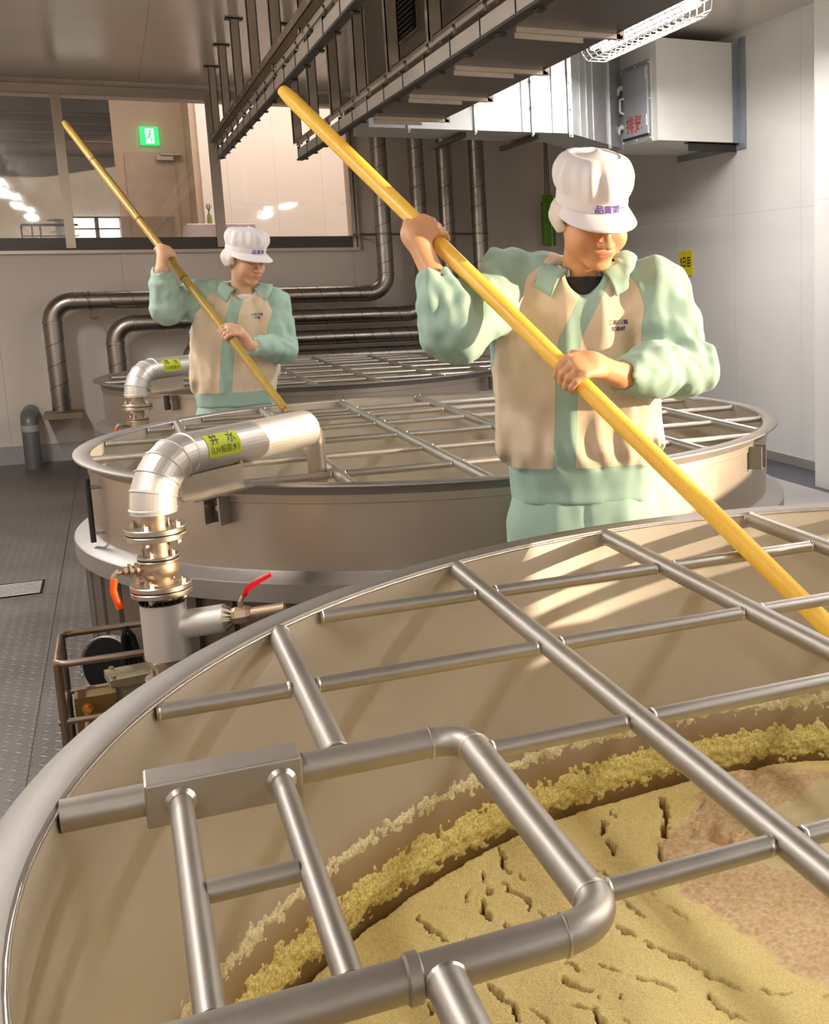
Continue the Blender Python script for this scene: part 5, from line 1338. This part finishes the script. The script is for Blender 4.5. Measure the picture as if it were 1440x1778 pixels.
    sm_ = co_.modifiers.new('s', 'SOLIDIFY'); sm_.thickness = 0.002; sm_.offset = -1
    # brim
    bvv, bf = [], []; nb_, mb_ = 40, 8
    for i in range(nb_+1):
        a = math.radians(-80+160*i/nb_)
        for j in range(mb_+1):
            t = j/mb_; ext = cs_['brim']*math.cos(a*0.98)**0.6*t
            q = np.array([math.sin(a)*(0.086*1.01+ext*0.55), -0.010+math.cos(a)*0.110*1.01+ext*(0.25+0.75*math.cos(a)), cs_['lift']+0.034*cs_['tall']+0.010*math.cos(a)-0.30*ext*(1+0.5*t)-0.012*t*(math.sin(a)**2)])
            bvv.append(h(q))
    bf = [(i*(mb_+1)+j, (i+1)*(mb_+1)+j, (i+1)*(mb_+1)+j+1, i*(mb_+1)+j+1) for i in range(nb_) for j in range(mb_)]
    bo = to_obj('brim', np.array(bvv)@R.T, np.array(bf), M['capcloth'], co_)
    sm_ = bo.modifiers.new('s', 'SOLIDIFY'); sm_.thickness = 0.004; sm_.offset = 0
    # hair net hanging behind the ears
    hv, hf = [], []; nn, mm = 48, 12
    for i in range(nn+1):
        a = math.radians(72+216*i/nn); side_ = math.sin(math.pi*i/nn)
        for j in range(mm+1):
            t = j/mm; drop = cs_['net']*(0.55+0.45*side_**0.5); bulge = 1+0.24*math.sin(math.pi*min(1, t*1.05))*(0.6+0.4*side_)-0.06*t
            wob_ = 0.02*math.sin(a*13+t*3)*math.sin(math.pi*t)
            p = np.array([math.sin(a)*0.086*(bulge+wob_), -0.012+math.cos(a)*0.104*(bulge+wob_), cs_['lift']+0.036*cs_['tall']+0.010*math.cos(a)-drop*t])
            if j == mm: p[0] *= 0.97
            hv.append(h(p))
    hf = [(i*(mm+1)+j, (i+1)*(mm+1)+j, (i+1)*(mm+1)+j+1, i*(mm+1)+j+1) for i in range(nn) for j in range(mm)]
    ho_ = to_obj('hair_net', np.array(hv)@R.T, np.array(hf), M['net'], co_)
    sm_ = ho_.modifiers.new('s', 'SOLIDIFY'); sm_.thickness = 0.002; sm_.offset = 0
    v_, f_ = text_mesh('品質第一', 0.0215, 0, 0.0004)
    pts = []
    for x, y, z in v_:
        a = cs_['text_a']+x*1.15/0.095*hs**0; zz = 0.050*cs_['tall']+0.010*math.cos(a)+y/hs
        pts.append(tuple(R@cap_pt(a, 1.0235, zz)))
    me = bpy.data.meshes.new('cap_lettering'); me.from_pydata(pts, [], f_); me.materials.append(M['purple'])
    lo_ = bpy.data.objects.new('cap_lettering', me); COL.objects.link(lo_); lo_.parent = co_
    return o, L, W, R, org
def pole_obj(p0, p1, r, mat, label, nodes, W, nodecol):
    P0, P1 = Vector(W(p0)), Vector(W(p1)); t = empty('stirring_pole', P0, label, 'pole', None)
    n = 60; L_ = (P1-P0).length
    pts = [P0.lerp(P1, i/n) for i in range(n+1)]
    rs = [r*(1+0.0) for i in range(n+1)]
    rs[0] = r*0.8
    MB().tube(pts, rs, 24).build('shaft', mat, t, angle=60)
    if nodes:
        nd = MB(); d = (P1-P0).normalized()
        for f_ in nodes: nd.lathe([(r*0.99, -0.006), (r+0.0022, -0.001), (r+0.0022, 0.001), (r*0.99, 0.006)], P0+d*L_*f_, tuple(d), 24)
        nd.build('bamboo_node', nodecol, t)
    return t
def pole_mat(name, lo, hi, rough):
    m, nt, b = _nt(name); v = coord(nt, 'Object', (1, 1, 1)); n1 = noise(nt, v, 5, 4); n2 = noise(nt, coord(nt, 'Object', (60, 60, 6)), 3, 3)
    nt.links.new(mix(nt, 0.4, ramp(nt, n1, [(0.3, lo), (0.7, hi)]), ramp(nt, n2, [(0.3, lo), (0.7, hi)])), b.inputs['Base Color']); b.inputs['Roughness'].default_value = rough; return m
M['pole1'] = pole_mat('yellow_pole_varnish', lin(246, 190, 62), lin(255, 208, 92), 0.4)
M['pole2'] = pole_mat('bamboo_pole', lin(152, 120, 46), lin(188, 156, 74), 0.4)

def local_pole(cfgD, ref, U_, pA, pB):
    """ends of a pole given as (px, py, D) in local coordinates of the person"""
    base = CAM+ray(*ref)*cfgD*U_; org = np.array([base[0], base[1], 0]); th = math.atan2(base[0], base[1])
    R = np.stack([np.array([math.cos(th), -math.sin(th), 0]), np.array([math.sin(th), math.cos(th), 0]), np.array([0, 0, 1.0])], 1)
    return [R.T@(CAM+ray(x, y)*D*U_-org) for x, y, D in (pA, pB)]
def solve_pole(px_a, Da, px_b, Db, ext_a, ext_b):
    """line through two measured points; ends at other pixels on the same image line"""
    out = []
    ax, bx = px_a[0], px_b[0]
    for e in (ext_a, ext_b):
        k = (e[0]-ax)/(bx-ax); out.append((e[0], e[1], 1/((1-k)/Da+k/Db)))
    return out
U0 = 0.57
e1 = solve_pole((745, 406), 4.96, (1010, 665), 4.55, (492, 158), (1440, 1090))
P1a, P1b = local_pole(5.2, (1018, 600), U0, *e1)
P1b = P1a+(P1b-P1a)*1.28
cfg1 = dict(key='a', D=5.2, ref=(1018, 600), scale=1.0, mpp=5.2*U0/F_PX, skin=lin(214, 158, 116), head_rot=(23, 25, 3), head=(1028, 376, -0.09), head_scale=0.96, jaw=1.18, vneck=(1011, 500, -0.13),
 pole=(P1a, P1b, 0.0205), hand_scale=1.0, h_body=0.0032, h_cloth=0.006, sideR=-1, sideL=-1,
 joints=dict(sR=(893, 490, 0.02), eR=(785, 572, -0.17), wR=(757, 486, -0.16), sL=(1138, 505, 0.0), eL=(1188, 640, -0.12), wL=(1078, 652, -0.28), neck=(1014, 468, 0.0), hip=(1018, 905, 0.02)),
 gripR=(742, 408, -0.07), gripL=(1010, 662, -0.34),
 torso_body=[(1018, 930, 0.02, 0.13, 0.10), (1016, 830, 0.02, 0.125, 0.095), (1010, 740, 0.02, 0.13, 0.10), (1008, 620, 0.0, 0.15, 0.10), (1012, 530, 0.0, 0.14, 0.085), (1014, 485, 0.0, 0.09, 0.06)],
 jacket=[(1014, 862, 0.02, 127, 0.125), (1014, 838, 0.02, 129, 0.125), (1014, 805, 0.02, 133, 0.135), (1008, 770, 0.02, 146, 0.150), (1003, 680, 0.015, 144, 0.145), (1000, 600, 0.01, 139, 0.135), (1008, 540, 0.0, 128, 0.120), (1012, 490, 0.0, 105, 0.098), (1014, 455, 0.0, 70, 0.075)],
 trouser=[(1018, 960, 0.02, 136, 0.13), (1017, 905, 0.02, 138, 0.130), (1016, 870, 0.02, 132, 0.122), (1016, 830, 0.02, 124, 0.112)],
 sleeve=dict(R=[0.060, 0.076, 0.074, 0.076, 0.062, 0.048], L=[0.060, 0.076, 0.072, 0.074, 0.060, 0.049]),
 band_px=800, raglanL=[(957, 430), (940, 458), (889, 500), (873, 532), (860, 575), (852, 640), (800, 700), (790, 900)], raglanR=[(1075, 430), (1084, 462), (1111, 502), (1122, 542), (1136, 590), (1180, 650), (1240, 700), (1240, 900)],
 placket=[(1040, 478), (1034, 500), (1012, 545), (990, 588), (985, 640), (983, 740), (979, 860)], placket_w=0.056, band_curve=0.0,
 tee='tee_k', tee_h=-0.022, logo=(1074, 566), logo_text=(('三和酒類', 0.008, 0.0125), ('文香崎', -0.008, 0.0125)),
 cap=dict(lift=0.002, pleat=2.4, tall=0.90, brim=0.052, net=0.100, text_a=0.10), label='worker in white cap and mint and beige jacket, head bowed, stirring the nearest tank')
o1, L1, W1, R1, org1 = person(cfg1)
pole_obj(P1a, P1b, 0.0205, M['pole1'], 'long bright yellow pole in the hands of the nearer worker, dipping into the nearest tank', None, W1, None)
e2 = solve_pole((275, 432), 9.82, (408, 592), 9.42, (112, 213), (535, 762))
P2a, P2b = local_pole(10.05, (415, 600), U0, *e2)
P2b = P2a+(P2b-P2a)*1.12
cfg2 = dict(key='b', D=10.05, ref=(415, 600), scale=1.0, mpp=10.05*U0/F_PX, skin=lin(210, 164, 130), head_rot=(36, 17, 0), head=(427, 450, -0.07), head_scale=0.97, jaw=0.92, vneck=(418, 517, -0.13),
 pole=(P2a, P2b, 0.0185), hand_scale=1.0, h_body=0.0042, h_cloth=0.008, sideR=-1, sideL=-1,
 joints=dict(sR=(350, 512, 0.02), eR=(288, 538, -0.10), wR=(281, 470, -0.13), sL=(474, 528, 0.0), eL=(492, 607, -0.10), wL=(436, 600, -0.30), neck=(424, 500, 0.0), hip=(412, 740, 0.02)),
 gripR=(275, 436, -0.03), gripL=(408, 592, -0.28),
 torso_body=[(412, 760, 0.02, 0.13, 0.10), (412, 690, 0.02, 0.12, 0.09), (412, 620, 0.02, 0.125, 0.095), (414, 560, 0.0, 0.145, 0.10), (418, 525, 0.0, 0.14, 0.085), (422, 505, 0.0, 0.09, 0.06)],
 jacket=[(411, 703, 0.02, 64, 0.125), (411, 690, 0.02, 66, 0.130), (410, 676, 0.02, 69, 0.140), (409, 655, 0.02, 74, 0.150), (408, 620, 0.015, 73, 0.145), (408, 575, 0.01, 71, 0.135), (412, 545, 0.0, 68, 0.120), (418, 520, 0.0, 56, 0.098), (422, 500, 0.0, 38, 0.075)],
 trouser=[(412, 770, 0.02, 66, 0.12), (412, 730, 0.02, 67, 0.12), (412, 700, 0.02, 63, 0.112), (412, 680, 0.02, 58, 0.10)],
 sleeve=dict(R=[0.058, 0.070, 0.066, 0.068, 0.056, 0.046], L=[0.058, 0.070, 0.066, 0.068, 0.054, 0.046]),
 band_px=678, raglanL=[(390, 486), (378, 502), (356, 513), (343, 535), (335, 560), (325, 600), (300, 640), (300, 720)], raglanR=[(450, 492), (456, 508), (466, 525), (476, 545), (486, 570), (500, 620), (520, 720)],
 placket=[(417, 510), (405, 540), (399, 570), (395, 620), (391, 700)], placket_w=0.060,
 tee='tee_w', tee_h=-0.034, logo=(447, 549), logo_text=(('三和酒類', 0.008, 0.0135), ('文香', -0.008, 0.0135)),
 cap=dict(lift=0.012, pleat=1.8, tall=0.80, brim=0.054, net=0.100, text_a=0.05), label='younger worker in white cap and mint and beige jacket, between the two far tanks')
o2, L2, W2, R2, org2 = person(cfg2)
pole_obj(P2a, P2b, 0.0185, M['pole2'], 'dull yellow bamboo pole in the hands of the younger worker', [0.12, 0.30, 0.47, 0.64, 0.82], W2, plain('bamboo_ring', lin(128, 98, 40), 0.5))
